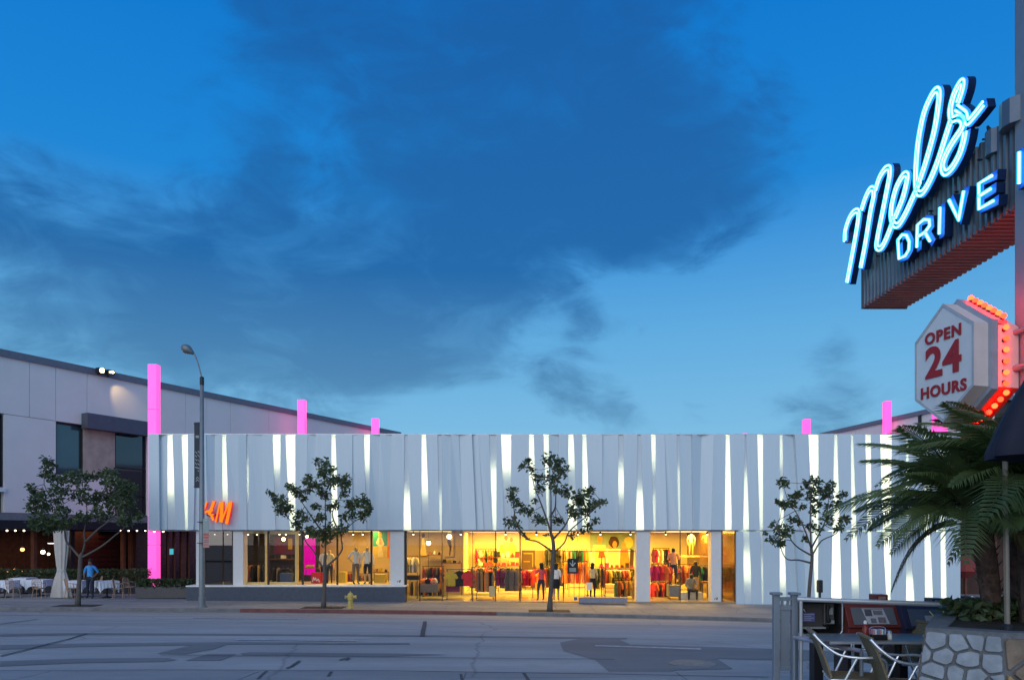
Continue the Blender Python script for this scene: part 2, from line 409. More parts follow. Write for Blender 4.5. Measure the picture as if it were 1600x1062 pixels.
for pts in ([(368, 997.5), (560, 999.5), (560, 1001), (368, 999)], [(930, 1007), (1095, 1012), (1095, 1014), (930, 1008.6)], [(0, 959.5), (140, 960), (140, 961), (0, 960.5)], [(300, 964), (470, 966), (470, 966.8), (300, 964.8)]):
    sheet('lane_line', pts, PAINT, .011)
TAR = mat('tar_seal', (.10, .098, .098), .95, spec=.1)
for path, w in (([(664, 970), (663, 977), (661, 985), (660, 993)], .11), ([(135, 989), (105, 998), (75, 1005), (45, 1013), (0, 1024)], .055), ([(0, 974), (30, 970), (60, 966.5)], .07),
                ([(468, 1031), (455, 1040), (447, 1043)], .05), ([(417, 1047), (409, 1054), (403, 1060)], .05), ([(518, 1048), (513, 1056)], .05), ([(720, 1052), (722, 1062)], .04), ([(818, 1050), (826, 1062)], .05),
                ([(0, 1046.5), (300, 1045.5), (600, 1047), (950, 1052), (1200, 1057)], .035), ([(250, 1022), (420, 1024), (640, 1026), (960, 1029)], .035), ([(530, 1030), (545, 1026), (541, 1030)], .05)):
    pts = [road_pt(x, y, .016) for x, y in path]; g = MB()
    for a, b in zip(pts, pts[1:]):
        n = Vector((-(b-a).y, (b-a).x, 0)).normalized()*w*.5; g.quad(a-n, b-n, b+n, a+n)
    g.build('crack_seal', TAR, ROADO)
c = road_pt(1082, 1037.5); mh = thing('manhole_cover', 'round iron manhole cover in the dark asphalt patch', 'manhole', c)
IRON = mat('manhole_iron', (.20, .185, .16), .5, .3, var=.3, scale=20, bump=.3)
partl('ring', MB().lathe([(.36, .0), (.36, .02), (.33, .022)], seg=28), IRON, mh); partl('lid', MB().lathe([(.315, .0), (.315, .022), (.29, .026), (.1, .026)], seg=28), IRON, mh)

# ------------------------------------------------------------------ the white shop
FY = 33.0
store = thing('clothing_store', 'long white folded-panel store with glowing slits and lit shop windows', 'building', (0, FY, zs(0, FY)))
DIFF = bpy.data.materials.new('slit_diffuser'); DIFF.use_nodes = True
nt = DIFF.node_tree; nt.nodes.clear(); t = nt.nodes.new('ShaderNodeBsdfTranslucent'); d = nt.nodes.new('ShaderNodeBsdfDiffuse'); x = nt.nodes.new('ShaderNodeMixShader'); o = nt.nodes.new('ShaderNodeOutputMaterial')
t.inputs[0].default_value = (.95, .96, .86, 1); d.inputs[0].default_value = (.78, .87, .93, 1); x.inputs[0].default_value = .3
nt.links.new(d.outputs[0], x.inputs[1]); nt.links.new(t.outputs[0], x.inputs[2]); nt.links.new(x.outputs[0], o.inputs[0])
LED = emis('slit_led', (1., .95, .60), 7.5)
T0, B0 = 679.0, 828.0
# slits: (top-left, top-right, bottom-left, bottom-right px, [lit y ranges])
SL = [(261.5, 270, 261.5, 275, [(676, 772)]), (283.5, 294, 289.5, 294, [(676, 832)]), (347, 353.6, 347.5, 358, [(676, 774)]), (385, 389, 386, 389.5, [(722, 772)]),
      (426, 438.5, 431, 438, [(676, 732)]), (446, 461.6, 453, 461.6, [(676, 832)]), (517.6, 524.4, 518, 529, [(676, 832)]), (568.6, 578, 573, 577, [(676, 733)]),
      (632, 637, 630.6, 642.6, [(770, 832)]), (658.6, 665.6, 659, 671, [(676, 772)]), (683.5, 690.4, 687, 690.4, [(772, 832)]), (764, 775.6, 770, 775.6, [(730, 832)]),
      (783, 798.6, 788, 798, [(676, 735)]), (826.6, 834, 826.6, 838, [(676, 772)]), (849, 857.4, 855, 857.4, [(676, 832)]), (888, 896, 887.5, 902, [(676, 728), (782, 832)]),
      (910, 916, 910, 921.6, [(676, 832)]), (966, 974, 966, 975.5, [(730, 772)]), (996, 1001, 993.6, 1006.4, [(768, 832)]), (1017, 1024.4, 1021, 1024.4, [(676, 728), (776, 832)]),
      (1057, 1062, 1060, 1063, [(732, 832)]), (1133.7, 1140, 1132.3, 1143.4, [(676, 832)]), (1163.5, 1165.5, 1161, 1170.5, [(738, 832)]), (1182.8, 1192, 1187, 1192, [(676, 832)]),
      (1218, 1222.5, 1218, 1225.5, [(676, 728), (772, 832)]), (1263, 1278.5, 1269, 1278.5, [(676, 832)]), (1303.4, 1308, 1300.4, 1312, [(676, 832)]), (1329, 1333, 1330, 1338, [(676, 832)]),
      (1351.5, 1360.6, 1355, 1361.5, [(676, 832)]), (1374.6, 1393, 1379, 1392, [(676, 832)]), (1415, 1419, 1415, 1422, [(676, 800)]), (1444, 1450, 1444, 1453, [(676, 832)]), (1469, 1475, 1469, 1477, [(676, 832)])]
LOW = [(1161, 1170.5, 1162, 1175, [(862, 904)]), (1187, 1192, 1190.5, 1193, [(874, 948)]), (1218, 1225.5, 1218, 1229, [(826, 914)]), (1269, 1278.5, 1273.5, 1278, [(826, 948)]), (1300.4, 1312, 1298, 1315, [(826, 948)]),
       (1330, 1338, 1330, 1343.5, [(826, 912)]), (1355, 1361.5, 1360, 1363, [(826, 948)]), (1379, 1392, 1385, 1391.5, [(826, 948)]), (1415, 1422, 1415.5, 1429, [(902, 948)]), (1444, 1453, 1445, 1458, [(826, 948)]), (1469, 1477, 1470, 1479, [(826, 948)])]
rnd = random.Random(5)
CAV = .42                                       # depth of the light cavity behind the face
def face_pt(px, py, d): p = PX(px, py, FY); return Vector((p.x, FY+d, p.z))
def panels(slits, x0, x1, yt, yb):
    edges = [(x0, x0, 0)]
    for s in slits: edges.append((s[0], s[2], 1)); edges.append((s[1], s[3], 0))
    edges.append((x1, x1, 1))
    for i in range(0, len(edges)-1, 2):
        (at, ab, _), (bt, bb, _) = edges[i], edges[i+1]
        w = min(bt-at, bb-ab); n = max(1, round(w/rnd.uniform(13, 22)))
        cuts = sorted([(k+rnd.uniform(-.28, .28))/n for k in range(1, n)])
        tb = [0]+cuts+[1]; bbv = [0]+[c+rnd.uniform(-.25, .25)/n for c in cuts]+[1]
        for k in range(n):
            tl = at+(bt-at)*tb[k]; tr = at+(bt-at)*tb[k+1]; bl = ab+(bb-ab)*bbv[k]; br = ab+(bb-ab)*bbv[k+1]
            base = rnd.uniform(-.02, .015); ti = rnd.choice((-1, 1))*rnd.uniform(.03, .10); tw = rnd.uniform(-.05, .05)
            D = [base-ti-tw, base+ti+tw, base-ti+tw, base+ti-tw]        # tl tr bl br face offsets
            if k == 0: D[0] = D[2] = -.035
            if k == n-1: D[1] = D[3] = -.03
            g = MB(); A, B, C, D_ = face_pt(tl, yt, D[0]), face_pt(tr, yt, D[1]), face_pt(br, yb, D[3]), face_pt(bl, yb, D[2])
            bk = [Vector((p.x, FY+CAV, p.z)) for p in (A, B, C, D_)]
            g.quad(A, D_, C, B); g.quad(A, bk[0], bk[3], D_); g.quad(B, C, bk[2], bk[1]); g.quad(A, B, bk[1], bk[0]); g.quad(D_, bk[3], bk[2], C)
            part('facade_panel', g, WHITE, store)
    for s in slits:
        g = MB(); m = .6
        g.quad(face_pt(s[0]-m*.3, yt+.4, .012), face_pt(s[2]-m*.3, yb-.4, .012), face_pt(s[3]+m*.3, yb-.4, .012), face_pt(s[1]+m*.3, yt+.4, .012))
        # the sheet would cut the neighbouring panels' flanks by a few mm only, hidden in the joint
        part('diffuser', g, DIFF, store)
        for (a, b) in s[4]:
            a = max(a, yt+.6); b = min(b, yb-.6)
            if b <= a: continue
            def ex(y, l): u = (y-yt)/(yb-yt); return (s[0]+(s[2]-s[0])*u if l else s[1]+(s[3]-s[1])*u)
            c = CAV-.02; g = MB(); g.quad(face_pt(ex(a, 1)-1, a, c), face_pt(ex(b, 1)-1, b, c), face_pt(ex(b, 0)+1, b, c), face_pt(ex(a, 0)+1, a, c))
            part('light_strip', g, LED, store)
XL, XR_ = 232, 1500
panels(SL, XL, XR_, T0, B0-.6)
panels(LOW, 1150, XR_, 829.6, 944.5)
g = MB(); g.box(XX(XL, FY)+.02, XX(XR_, FY)-.02, FY+CAV+.01, FY+CAV+.12, ZZ(B0, FY)+.02, ZZ(T0, FY)-.01); part('facade_backing', g, WHITE, store)
g = MB(); g.box(XX(1150, FY)+.03, XX(XR_, FY)-.03, FY+CAV+.01, FY+CAV+.12, zs(14, 33)-.1, ZZ(B0, FY)); part('facade_backing', g, WHITE, store)
g = MB(); g.box(XX(XL, FY)-.01, XX(XR_, FY)+.01, FY-.03, FY+CAV+.15, ZZ(T0, FY)+.0, ZZ(T0, FY)+.05); part('parapet_cap', g, mat('cap_metal', (.55, .57, .6), .4, .3), store)
g = MB(); g.box(XX(XL, FY)+.02, XX(1149, FY), FY+.01, FY+CAV, ZZ(B0, FY)-.035, ZZ(B0, FY)-.003); part('soffit', g, mat('soffit_metal', (.22, .22, .23), .5), store)
# building mass behind the screen
CREAM = mat('cream_plaster', (.74, .64, .36), .8, var=.05, scale=1.5)
TAN = mat('tan_wall', (.40, .30, .19), .8, var=.10, scale=1.2)  # weaker light on this side put into a tan darker than the cream
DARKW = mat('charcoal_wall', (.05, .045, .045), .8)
FLOOR = mat('shop_floor', (.36, .27, .16), .25, var=.08, scale=.8)
CEIL = mat('shop_ceiling', (.45, .42, .38), .8)
FZ = zs(0, FY)+.02; CZ = ZZ(B0, FY)-.0
IX0, IX1 = XX(305, FY), XX(1149, FY)
g = MB(); g.box(IX0, IX1+8, FY+CAV+.2, 46, CZ+.25, ZZ(T0, FY)-.15); part('upper_storey', g, mat('roof_grey', (.3, .3, .32), .8), store)
g = MB(); g.box(IX0, IX1, FY+.03, 42.2, FZ-.12, FZ); part('floor', g, FLOOR, store)
g = MB(); g.box(IX0, IX1, FY+CAV+.13, 42.2, CZ+.0, CZ+.14); part('ceiling', g, CEIL, store)
g = MB(); g.box(XX(716, 37), IX1, 42.0, 42.2, FZ, CZ); part('back_wall', g, CREAM, store)
g = MB(); g.box(XX(500, 37), XX(724, 37), 37.0, 37.15, FZ, CZ); part('partition', g, TAN, store)
g = MB(); g.box(XX(724, 37)-.12, XX(724, 37), 37.15, 42, FZ, CZ); part('partition', g, CREAM, store)
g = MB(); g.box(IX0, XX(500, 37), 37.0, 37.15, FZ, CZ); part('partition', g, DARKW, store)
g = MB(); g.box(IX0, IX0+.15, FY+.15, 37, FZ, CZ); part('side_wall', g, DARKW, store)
g = MB(); g.box(IX1-.02, IX1+.15, FY+.06, 42, FZ, CZ); part('side_wall', g, mat('brown_mirror', (.16, .08, .04), .12, .6), store)
# columns between the bays
COLM = mat('white_column', (.66, .65, .63), .55, var=.03)
def column(a, b, y0, d=.55, m=COLM, zb=None):
    g = MB(); g.box(XX(a, FY), XX(b, FY), FY+.08, FY+.08+d, zb if zb is not None else zs(XX(a, FY), FY)-.05, CZ-.037); return part('column', g, m, store, bevel=.012)
for a, b in ((305, 311), (363, 379), (609, 631), (995, 1016.5), (1112, 1128)): column(a, b, 0)
# plinth under the left windows
PLZ = ZZ(913.5, FY)
PLM = mat('blue_grey_plinth', (.055, .07, .10), .35, var=.15)
g = MB(); g.box(XX(291, FY-.35), XX(633, FY-.35), FY-.35, FY+.06, zs(-15, 33)-.25, PLZ-.06); part('plinth', g, PLM, store, bevel=.01)
g = MB(); g.box(XX(290, FY-.37), XX(633.6, FY-.37), FY-.37, FY+.6, PLZ-.06, PLZ); part('plinth_ledge', g, WHITEP, store, bevel=.01)
# glazing: panes between mullions
GL = glass('shop_glass', (.98, .98, .96), .02); GLD = glass('dark_glass', (.50, .52, .55), .10)
MUL = mat('bronze_mullion', (.035, .025, .02), .4, .5)
def pane(a, b, zb, m, y=FY+.2):
    g = MB(); g.box(XX(a, FY), XX(b, FY), y, y+.012, zb, CZ-.04); part('window_pane', g, m, store)
def mull(px, zb, w=.07, y=FY+.16, m=None):
    g = MB(); g.box(XX(px, FY)-w/2, XX(px, FY)+w/2, y, y+.1, zb, CZ-.038); part('mullion', g, m or MUL, store)
for a, b, m in ((318, 345, GLD), (347, 362, GLD), (380, 416.5, GL), (417.5, 470.5, GL), (471.5, 525, GL), (526, 578.5, GL), (579.5, 608, GL)): pane(a, b, PLZ+.002, m)
for px in (361.5, 417, 471, 525.5, 579): mull(px, PLZ+.001)
FZO = zs(0, 33)+.021
for a, b in ((633, 655), (655.6, 690), (690.6, 738), (738.6, 774), (774.6, 812.5), (1017, 1064), (1064.6, 1111), (1129, 1148)): pane(a, b, FZO, GL)
for px, w in ((632.5, .13), (655.3, .03), (690.3, .03), (738.3, .025), (774.3, .04), (812.8, .05), (1064.3, .025), (1130, .05)): mull(px, FZO, w)
g = MB(); g.box(XX(633, FY), XX(853, FY), FY+.1, FY+.3, zs(0, 33)-.05, zs(0, 33)+.03); part('threshold', g, mat('stone_threshold', (.35, .33, .33), .5), store)
# gilt window-frame inside the first bright bay
GOLD = mat('gilt_frame', (.72, .50, .16), .5, var=.1)
g = MB(); y = FY+.5
for a, b, c, d in ((380, 385, 828, 914), (414, 417, 828, 914), (385, 414, 829, 833), (385, 414, 909, 914), (417, 466, 829, 834), (461, 466, 834, 914), (417, 461, 909, 914)):
    g.box(XX(a, y), XX(b, y)-.001, y, y+.1, ZZ(d, y), ZZ(c, y))
part('display_frame', g, GOLD, store)
NUM = mat('number_brown', (.18, .10, .05), .6)
for px, py in ((622, 908), (1117.5, 935)):       # two small slanted brown marks low on the columns
    y = FY+.077
    for pts in ([(0, 1.2), (2.4, 1.2), (3.4, -2), (2.2, -2)], [(4.2, 2), (6.8, 2), (8, -3), (5, -3)]):
        part('column_mark', MB().poly([PX(px-2+a_*.8, py+b_*.8, y) for a_, b_ in pts]), NUM, store)

# ------------------------------------------------------------------ left building (set back, running away to the right)
LD = Vector((618/F, 1, 0)).normalized(); LN = Vector((-LD.y, LD.x, 0))       # LN points into the building (left/back)
LP = Vector((XX(0, 36), 36, 0))
def lw(px, py, off=0.):          # a pixel on the wall plane, off = metres proud towards the street
    n = -LN; d = Vector(((px-800)/F, 1, (840-py)/F)); P0 = LP+n*off
    t = (P0.x*n.x+P0.y*n.y)/(d.x*n.x+d.y*n.y); return Vector((d.x*t, d.y*t, EZ+d.z*t))
def lt(px, off=0.): return (lw(px, 840, off)-LP).dot(LD)       # distance along the wall
def lq(t, z, off=0.): p = LP+LD*t-LN*off; return Vector((p.x, p.y, z))
def lbox(g, t0, t1, z0, z1, o0, o1, mi=0):     # box on the wall, offsets proud of plane
    c = [lq(t0, z0, o1), lq(t1, z0, o1), lq(t1, z0, o0), lq(t0, z0, o0)]
    g.prism(c[::-1], (0, 0, z1-z0), mi); return g
lb = thing('panelled_building', 'long grey-white panelled building with sloping roofline set back on the left', 'building', lq(0, zs(-25, 36)))
LWM = mat('white_wall_panel', (.80, .765, .70), .6, var=.04, scale=.7)
COP = mat('roof_coping', (.16, .18, .21), .5)
z_top = lw(0, 556).z; z_b = lw(0, 800).z; z_mid = lw(5, 646).z
def lz(py, px=0): return lw(px, py).z
tend = lt(622)
joints = [-4.0, lt(46), lt(87), lt(136), lt(232), lt(290), lt(322), lt(360), lt(420), lt(470), lt(530), lt(580), tend]
for a, b in zip(joints, joints[1:]):       # upper band of wall panels
    g = MB(); lbox(g, a+.012, b-.012, z_mid+.012, z_top, -.3, 0); part('wall_panel', g, LWM, lb)
z_wt = lw(88, 659).z
for a, b, z0, z1 in ((-4.0, lt(-9)-.0, z_b, z_mid), (lt(6), lt(87.5), z_b, z_mid), (lt(229.5), tend, z_b, z_mid), (lt(88), lt(180), z_b, lz(742, 110))):
    g = MB(); lbox(g, a+.012, b-.012, z0, z1-.012, -.3, 0); part('wall_panel', g, LWM, lb)
g = MB(); lbox(g, lt(87.5), lt(229.5), lz(657, 88), z_mid-.004, -.3, -.004); part('lintel', g, LWM, lb)
g = MB(); lbox(g, -4, tend, z_b-.02, z_top-.02, -8, -.32); part('inner_wall', g, DARKW, lb)
g = MB(); lbox(g, -4.2, tend+.3, z_top, z_top+.34, -8, .12); part('roof_coping', g, COP, lb)
STONE = mat('tan_stone', (.42, .35, .27), .7, var=.18, scale=2.2, bump=.1)
g = MB(); lbox(g, lt(131), lt(180.5), lz(742, 150), lz(664, 150), -.26, -.05); part('stone_panel', g, STONE, lb)
WG = mat('teal_window_glass', (.03, .06, .075), .08, .0, spec=.9, var=.2, scale=.5, coat=.5)
WGD = mat('dark_window_glass', (.02, .02, .028), .06, spec=.9, coat=.5)
def lwin(a, b, c, d, m, fr=.05):
    w = MB(); lbox(w, lt(a), lt(b), lz(d, a), lz(c, a), -.28, -.2); o = part('window', w, m, lb)
    f = MB(); t0, t1, z0, z1 = lt(a), lt(b), lz(d, a), lz(c, a)
    for q in ((t0, t0+fr, z0, z1), (t1-fr, t1, z0, z1), (t0+fr, t1-fr, z1-fr, z1), (t0+fr, t1-fr, z0, z0+fr)): lbox(f, *q, -.2, -.08)
    part('window_frame', f, DARKM, lb); return t0, t1, z0, z1
lwin(88, 130, 659, 742, WG); lwin(-8, 5, 646, 760, WGD)
t0, t1, z0, z1 = lwin(181, 229, 669, 828, WGD)
for f_ in (.35, .62):
    g = MB(); lbox(g, t0+.05, t1-.05, z0+(z1-z0)*f_-.03, z0+(z1-z0)*f_+.03, -.2, -.09); part('window_bar', g, DARKM, lb)
g = MB(); lbox(g, lt(-9), lt(7), lz(768, 0), lz(761, 0), -.2, .12); part('window_sill', g, WHITEP, lb)
g = MB(); lbox(g, lt(136, .5), lt(232, .5), lz(666, 136)-.15, lz(644, 136)-.1, .003, .55); part('steel_box_canopy', g, mat('slate_steel', (.10, .11, .135), .5, .2), lb)
# street-level: fascia, awning, recessed restaurant
g = MB(); lbox(g, -4, lt(232), lz(812, 0), z_b-.02, -.3, .04); part('fascia', g, mat('grey_fascia', (.22, .225, .23), .6), lb)
g = MB(); lbox(g, -4, lt(300), lz(826, 0), lz(812, 0)-.004, -5, .55); part('awning', g, mat('black_awning', (.014, .015, .02), .7), lb)
BRK = mat('dark_brick_wall', (.075, .03, .022), .8, var=.35, scale=5, bump=.2)
gz = zs(-25, 36)
g = MB(); lbox(g, -4, lt(330), gz-.1, lz(826, 0), -5.4, -5.1); part('restaurant_wall', g, BRK, lb)
g = MB(); lbox(g, -4, lt(330), gz-.1, gz+.02, -5.1, .5); part('restaurant_floor', g, mat('dark_floor', (.06, .045, .04), .5), lb)
WOOD = mat('reddish_wood', (.16, .06, .035), .6, var=.25, scale=3)
for a, b, m in ((53, 58, WOOD), (111, 117, DARKM), (130, 186, BRK), (193, 196.5, WOOD), (205, 209, WOOD), (214, 230, BRK)):
    g = MB(); lbox(g, lt(a, -.9), lt(b, -.9), gz, lz(826, 0), -1.2 if b-a < 20 else -3.0, -.9 if b-a < 20 else -2.8); part('restaurant_pillar', g, m, lb)
for py in (838, 846, 853, 861, 868, 876, 884, 892):
    g = MB(); lbox(g, lt(131, -2.8), lt(185, -2.8), ZZ(py+2.5, 41), ZZ(py-2.5, 41), -2.8, -2.77); part('wall_board', g, mat('oxblood_board', (.10, .022, .02), .6, var=.3), lb)

g = MB(); lbox(g, lt(214, -.3), tend, gz-.1, lz(826, 0)-.005, -.6, -.35); part('shopfront', g, mat('brown_glass_front', (.035, .018, .014), .15, spec=.7, var=.5, scale=1.3), lb)
for a, b in ((262, 264), (272, 273.5), (283, 290), (294, 296)):
    g = MB(); lbox(g, lt(a, -.3), lt(b, -.3), gz, lz(826, 0)-.01, -.345, -.25); part('shopfront_mullion', g, WOOD, lb)
g = MB(); lbox(g, lt(265.5, -.3), lt(271, -.3), lz(866, 268), lz(857, 268), -.345, -.30); part('screen', g, emis('cyan_screen', (.1, .6, .75), .8), lb)
# ------------------------------------------------------------------ right building
RD = Vector((-245/F, 1, 0)).normalized(); RP = Vector((XX(1383, 53), 53, 0)); RN = Vector((RD.y, -RD.x, 0))
def rq(t, z, off=0.): p = RP-RD*t-RN*off; return Vector((p.x, p.y, z))
def rbox(g, t0, t1, z0, z1, o0, o1): g.prism([rq(t0, z0, o0), rq(t1, z0, o0), rq(t1, z0, o1), rq(t0, z0, o1)], (0, 0, z1-z0)); return g
rb = thing('hall_building', 'grey panelled building with rising roofline behind the right end of the store', 'building', rq(0, -1.3))
zrt = ZZ(660.5, 53)
for a, b in ((-22, -9), (-9, -3.2), (-3.2, 3.4), (3.4, 9)):
    g = MB(); rbox(g, a+.02, b-.02, -1.4, zrt, -.3, 0); part('wall_panel', g, LWM, rb)
g = MB(); rbox(g, -22, 9, -1.4, zrt-.05, -8, -.32); part('inner_wall', g, DARKW, rb)
g = MB(); rbox(g, -22.3, 9.3, zrt, zrt+.3, -8, .12); part('roof_coping', g, COP, rb)
g = MB(); rbox(g, 3.3, 3.5, 3, zrt, .003, .12); part('downpipe', g, DARKM, rb)

# ------------------------------------------------------------------ pink light pillars
PINK = mat('pink_acrylic', (.55, .12, .38), .25, var=.1, scale=1.5, emit=(1.0, .075, .45), es=1.35); PJ = emis('pink_joint', (.9, .10, .5), .75)
def pillar(px0, px1, ptop, Y, label, zb=None):
    xm = XX((px0+px1)/2, Y); w = (XX(px1, Y)-XX(px0, Y))/(1+abs(xm)/Y); x = XX(px0, Y)+w/2 if xm < 0 else XX(px1, Y)-w/2; zb = zb if zb is not None else zs(x, Y); zt = ZZ(ptop, Y)
    t = thing('light_pillar', label, 'light pillar', (x, Y, zb), 0, 'pink light pillars along the two side buildings')
    n = 5; h = (zt-zb)/n
    for i in range(n): partl('lit_segment', MB().box(-w/2, w/2, -w/2, w/2, i*h+.012, (i+1)*h), PINK, t, bevel=.03)
    partl('core_post', MB().box(-w/2+.04, w/2-.04, -w/2+.04, w/2-.04, 0, zt-zb-.02), PJ, t)
    return t
pillar(234, 254.5, 570, 38, 'tallest glowing pink pillar at the left end of the white facade')
pillar(466, 481, 625, 52, 'glowing pink pillar rising above the facade, second from the left building end')
pillar(581, 594, 654, 60, 'short-looking pink pillar where the left roofline meets the facade')
pillar(1376, 1391, 627, 52, 'tall pink pillar above the facade in front of the right building')
pillar(1251, 1265, 655, 57, 'pink pillar rising above the facade left of the right building')
pillar(1451, 1476, 645, 45, 'pink pillar half hidden behind the palm fronds')
pillar(1157, 1167, 677, 74, 'pink pillar just peeping over the facade edge')

# ------------------------------------------------------------------ brown cafe front beyond the right end of the facade
cf = thing('cafe_front', 'low dark brown cafe front beyond the right end of the facade', 'building', (XX(1580, 40), 40, zs(25, 36)))
g = MB(); g.box(XX(1500, 40)-.1, 60, 40, 46, zs(25, 36)-.2, 2.6); part('wall', g, mat('dark_brown_render', (.07, .035, .025), .8, var=.3, scale=1.5), cf)
g = MB(); g.box(XX(1500, 40)-.1, 60, 39.2, 39.998, 2.2, 2.6); part('canopy', g, DARKM, cf)
for i in range(8): g = MB(); g.box(XX(1506, 40)+i*1.6, XX(1506, 40)+i*1.6+.12, 39.9, 39.998, zs(25, 36)-.2, 2.19); part('timber_post', g, WOOD, cf)
RP_ = thing('red_parasol', 'small closed red parasol beyond the right end of the facade', 'umbrella', (XX(1508, 37), 37, zs(22, 36))); hp_ = ZZ(868, 37)-zs(22, 36)
partl('canopy', MB().lathe([(.22, hp_-1.1), (.62, hp_-.75), (.5, hp_-.45), (.12, hp_)], seg=12), mat('red_canvas', (.28, .05, .04), .8), RP_); partl('pole', MB().tube([(0, 0, 0), (0, 0, hp_)], .025, 6), WOOD, RP_); partl('base', MB().lathe([(.25, 0), (.25, .07), (.05, .1)]), DARKM, RP_)
# ------------------------------------------------------------------ trees
BARK = mat('grey_bark', (.10, .085, .075), .85, var=.3, scale=9, bump=.5, alpha_stretch=(4, 4, 1))
LEAF = leafmat('leaf_green', (.03, .055, .022), (.075, .12, .045)); LEAFO = leafmat('leaf_olive', (.05, .065, .025), (.12, .14, .06)); LEAFR = leafmat('leaf_rusty', (.07, .03, .018), (.10, .05, .025))
def tree(name, label, Y, base, limbs, clumps, tw, seed, lm, dens=1., lsz=.19):
    """limbs: pixel polylines (first = trunk), clumps: (px, py, r px); built at depth Y with real spread in depth"""
    r = random.Random(seed); b = PX(base[0], 840, Y); b.z = zs(b.x, Y)
    t = thing(name, label, 'tree', b, 0, 'young street trees along the far pavement')
    tr = MB(); tips = []
    top = min(p[1] for l in limbs for p in l); sc = Y/F
    depth = {}
    for li, l in enumerate(limbs):
        pts = []; dd = 0 if li == 0 else r.uniform(-1, 1)
        for k, (x, y) in enumerate(l):
            f = k/max(1, len(l)-1); h = (base[1]-y)*sc
            q = PX(x, y, Y); off = dd*.9*f*min(1, len(l)/4) if li else 0
            key = (round(x), round(y))
            if k == 0 and key in depth: off0 = depth[key]
            elif k == 0: off0 = 0
            o_ = (off0 if li else 0)*(1-f*.3)+off
            depth[key] = o_
            pts.append(Vector((q.x*(1+o_/Y), Y+o_, EZ+(q.z-EZ)*(1+o_/Y))))
        if li == 0: pts[0].z = b.z-.05
        pts = smooth_path(pts, 3); k = len(pts)
        r0 = tw*sc/2 if li == 0 else tw*sc/2*r.uniform(.42, .55); r1 = r0*(.72 if li == 0 else .22)
        part('trunk' if li == 0 else 'limb', MB().tube(pts, [r0+(r1-r0)*(i/(k-1))**.8*(1) + (r0*.35*max(0, 1-i/2.) if li == 0 else 0) for i in range(k)], 8), BARK, t, smooth=True)
        tips += pts
    cr = MB(); tw_ = MB()
    for (x, y, rad) in clumps:
        o_ = r.uniform(-1.1, 1.1); c = PX(x, y, Y); c = Vector((c.x*(1+o_/Y), Y+o_, EZ+(c.z-EZ)*(1+o_/Y))); rm = rad*sc*1.12
        # twig from the nearest limb point
        n = min(tips, key=lambda p: (p-c).length); mid = (n+c)/2+Vector((r.uniform(-.1, .1), r.uniform(-.1, .1), -.05)); tw_.tube([n, mid, c], [.016, .011, .005], 5, cap=False)
        for _ in range(int(max(9, (rad*sc/.13)**1.8*27)*dens)):
            v = Vector((r.gauss(0, .47), r.gauss(0, .47), r.gauss(0, .43)))
            if v.length > 1.1: v *= 1.1/v.length
            p = c+v*rm; L_ = lsz*r.uniform(.6, 1.15); w = L_*r.uniform(.36, .5)
            d = (v.normalized()*.7+Vector((r.uniform(-1, 1), r.uniform(-1, 1), r.uniform(-.9, .5)))).normalized()
            s_ = d.cross(Vector((r.uniform(-1, 1), r.uniform(-1, 1), r.uniform(-1, 1)))).normalized(); u = d.cross(s_)
            mi = 2 if r.random() < .06 else (1 if r.random() < .4 else 0)
            a = p-d*L_*.5; e = p+d*L_*.5; m1 = p+u*L_*.1
            n0 = len(cr.v); cr.v += [tuple(a), tuple(p-d*L_*.12+s_*w*.5+u*L_*.06), tuple(e), tuple(p-d*L_*.12-s_*w*.5+u*L_*.06), tuple(p+d*L_*.22+s_*w*.36), tuple(p+d*L_*.22-s_*w*.36)]
            cr.f += [(n0, n0+1, n0+4, n0+2, n0+5, n0+3)]; cr.m += [mi]
    part('twigs', tw_, BARK, t)['kind'] = 'stuff'
    part('crown', cr, lm, t)['kind'] = 'stuff'
    pit = MB(); w = 32*sc
    pit.box(b.x-w, b.x+w, b.y-.42, b.y+.42, b.z-.02, b.z+.012); part('tree_pit', pit, mat('pit_soil', (.045, .035, .028), .9, var=.4, scale=12, bump=.5), t)
    return t
def zc(ox, oy, s, lst): return [tuple([ox+q[0]/s, oy+q[1]/s]+([q[2]/s] if len(q) > 2 else [])) for q in lst]
def ycurb(px): 
    Y = 29.
    for _ in range(10): Y = yc(XX(px, Y))+.75
    return Y
T = lambda l: zc(780, 690, 3.933, l)
tree('street_tree', 'young dark-leaved tree on the pavement before the store entrance', ycurb(858), (858, 952),
     [T(l) for l in ([(310, 1040), (318, 900), (328, 760), (335, 680), (330, 600), (320, 570)], [(335, 680), (240, 615), (180, 600), (125, 560), (75, 500)], [(320, 570), (290, 470), (250, 360), (215, 270), (190, 150)], [(320, 570), (318, 450), (318, 330), (310, 200), (320, 80)],
      [(330, 600), (400, 520), (440, 440), (480, 340)], [(335, 680), (400, 620), (430, 550), (520, 470), (600, 400), (640, 370)], [(318, 450), (345, 400), (350, 300), (380, 180)], [(180, 600), (110, 510), (90, 400), (85, 300)])],
     T([(140,150,25),(180,120,25),(195,170,25),(240,220,40),(250,290,30),(310,110,45),(360,130,40),(380,180,45),(330,230,50),(350,290,35),(215,360,18),(85,300,35),(75,345,30),(110,380,30),(150,415,35),(190,430,25),(240,475,35),(270,485,25),(60,495,30),(110,510,30),(90,470,20),(410,310,45),(350,480,35),(380,490,20),(490,340,45),(500,370,40),(540,310,35),(570,290,20),(440,420,35),(470,450,35),(520,430,40),(560,400,35),(600,380,30),(640,370,22),(590,490,25),(550,520,30),(510,550,20),(150,560,12),(175,595,10),(290,570,12),(455,575,22)]),
     7.5, 3, [LEAF, LEAFO, LEAFR])
T = lambda l: zc(410, 700, 4.085, l)
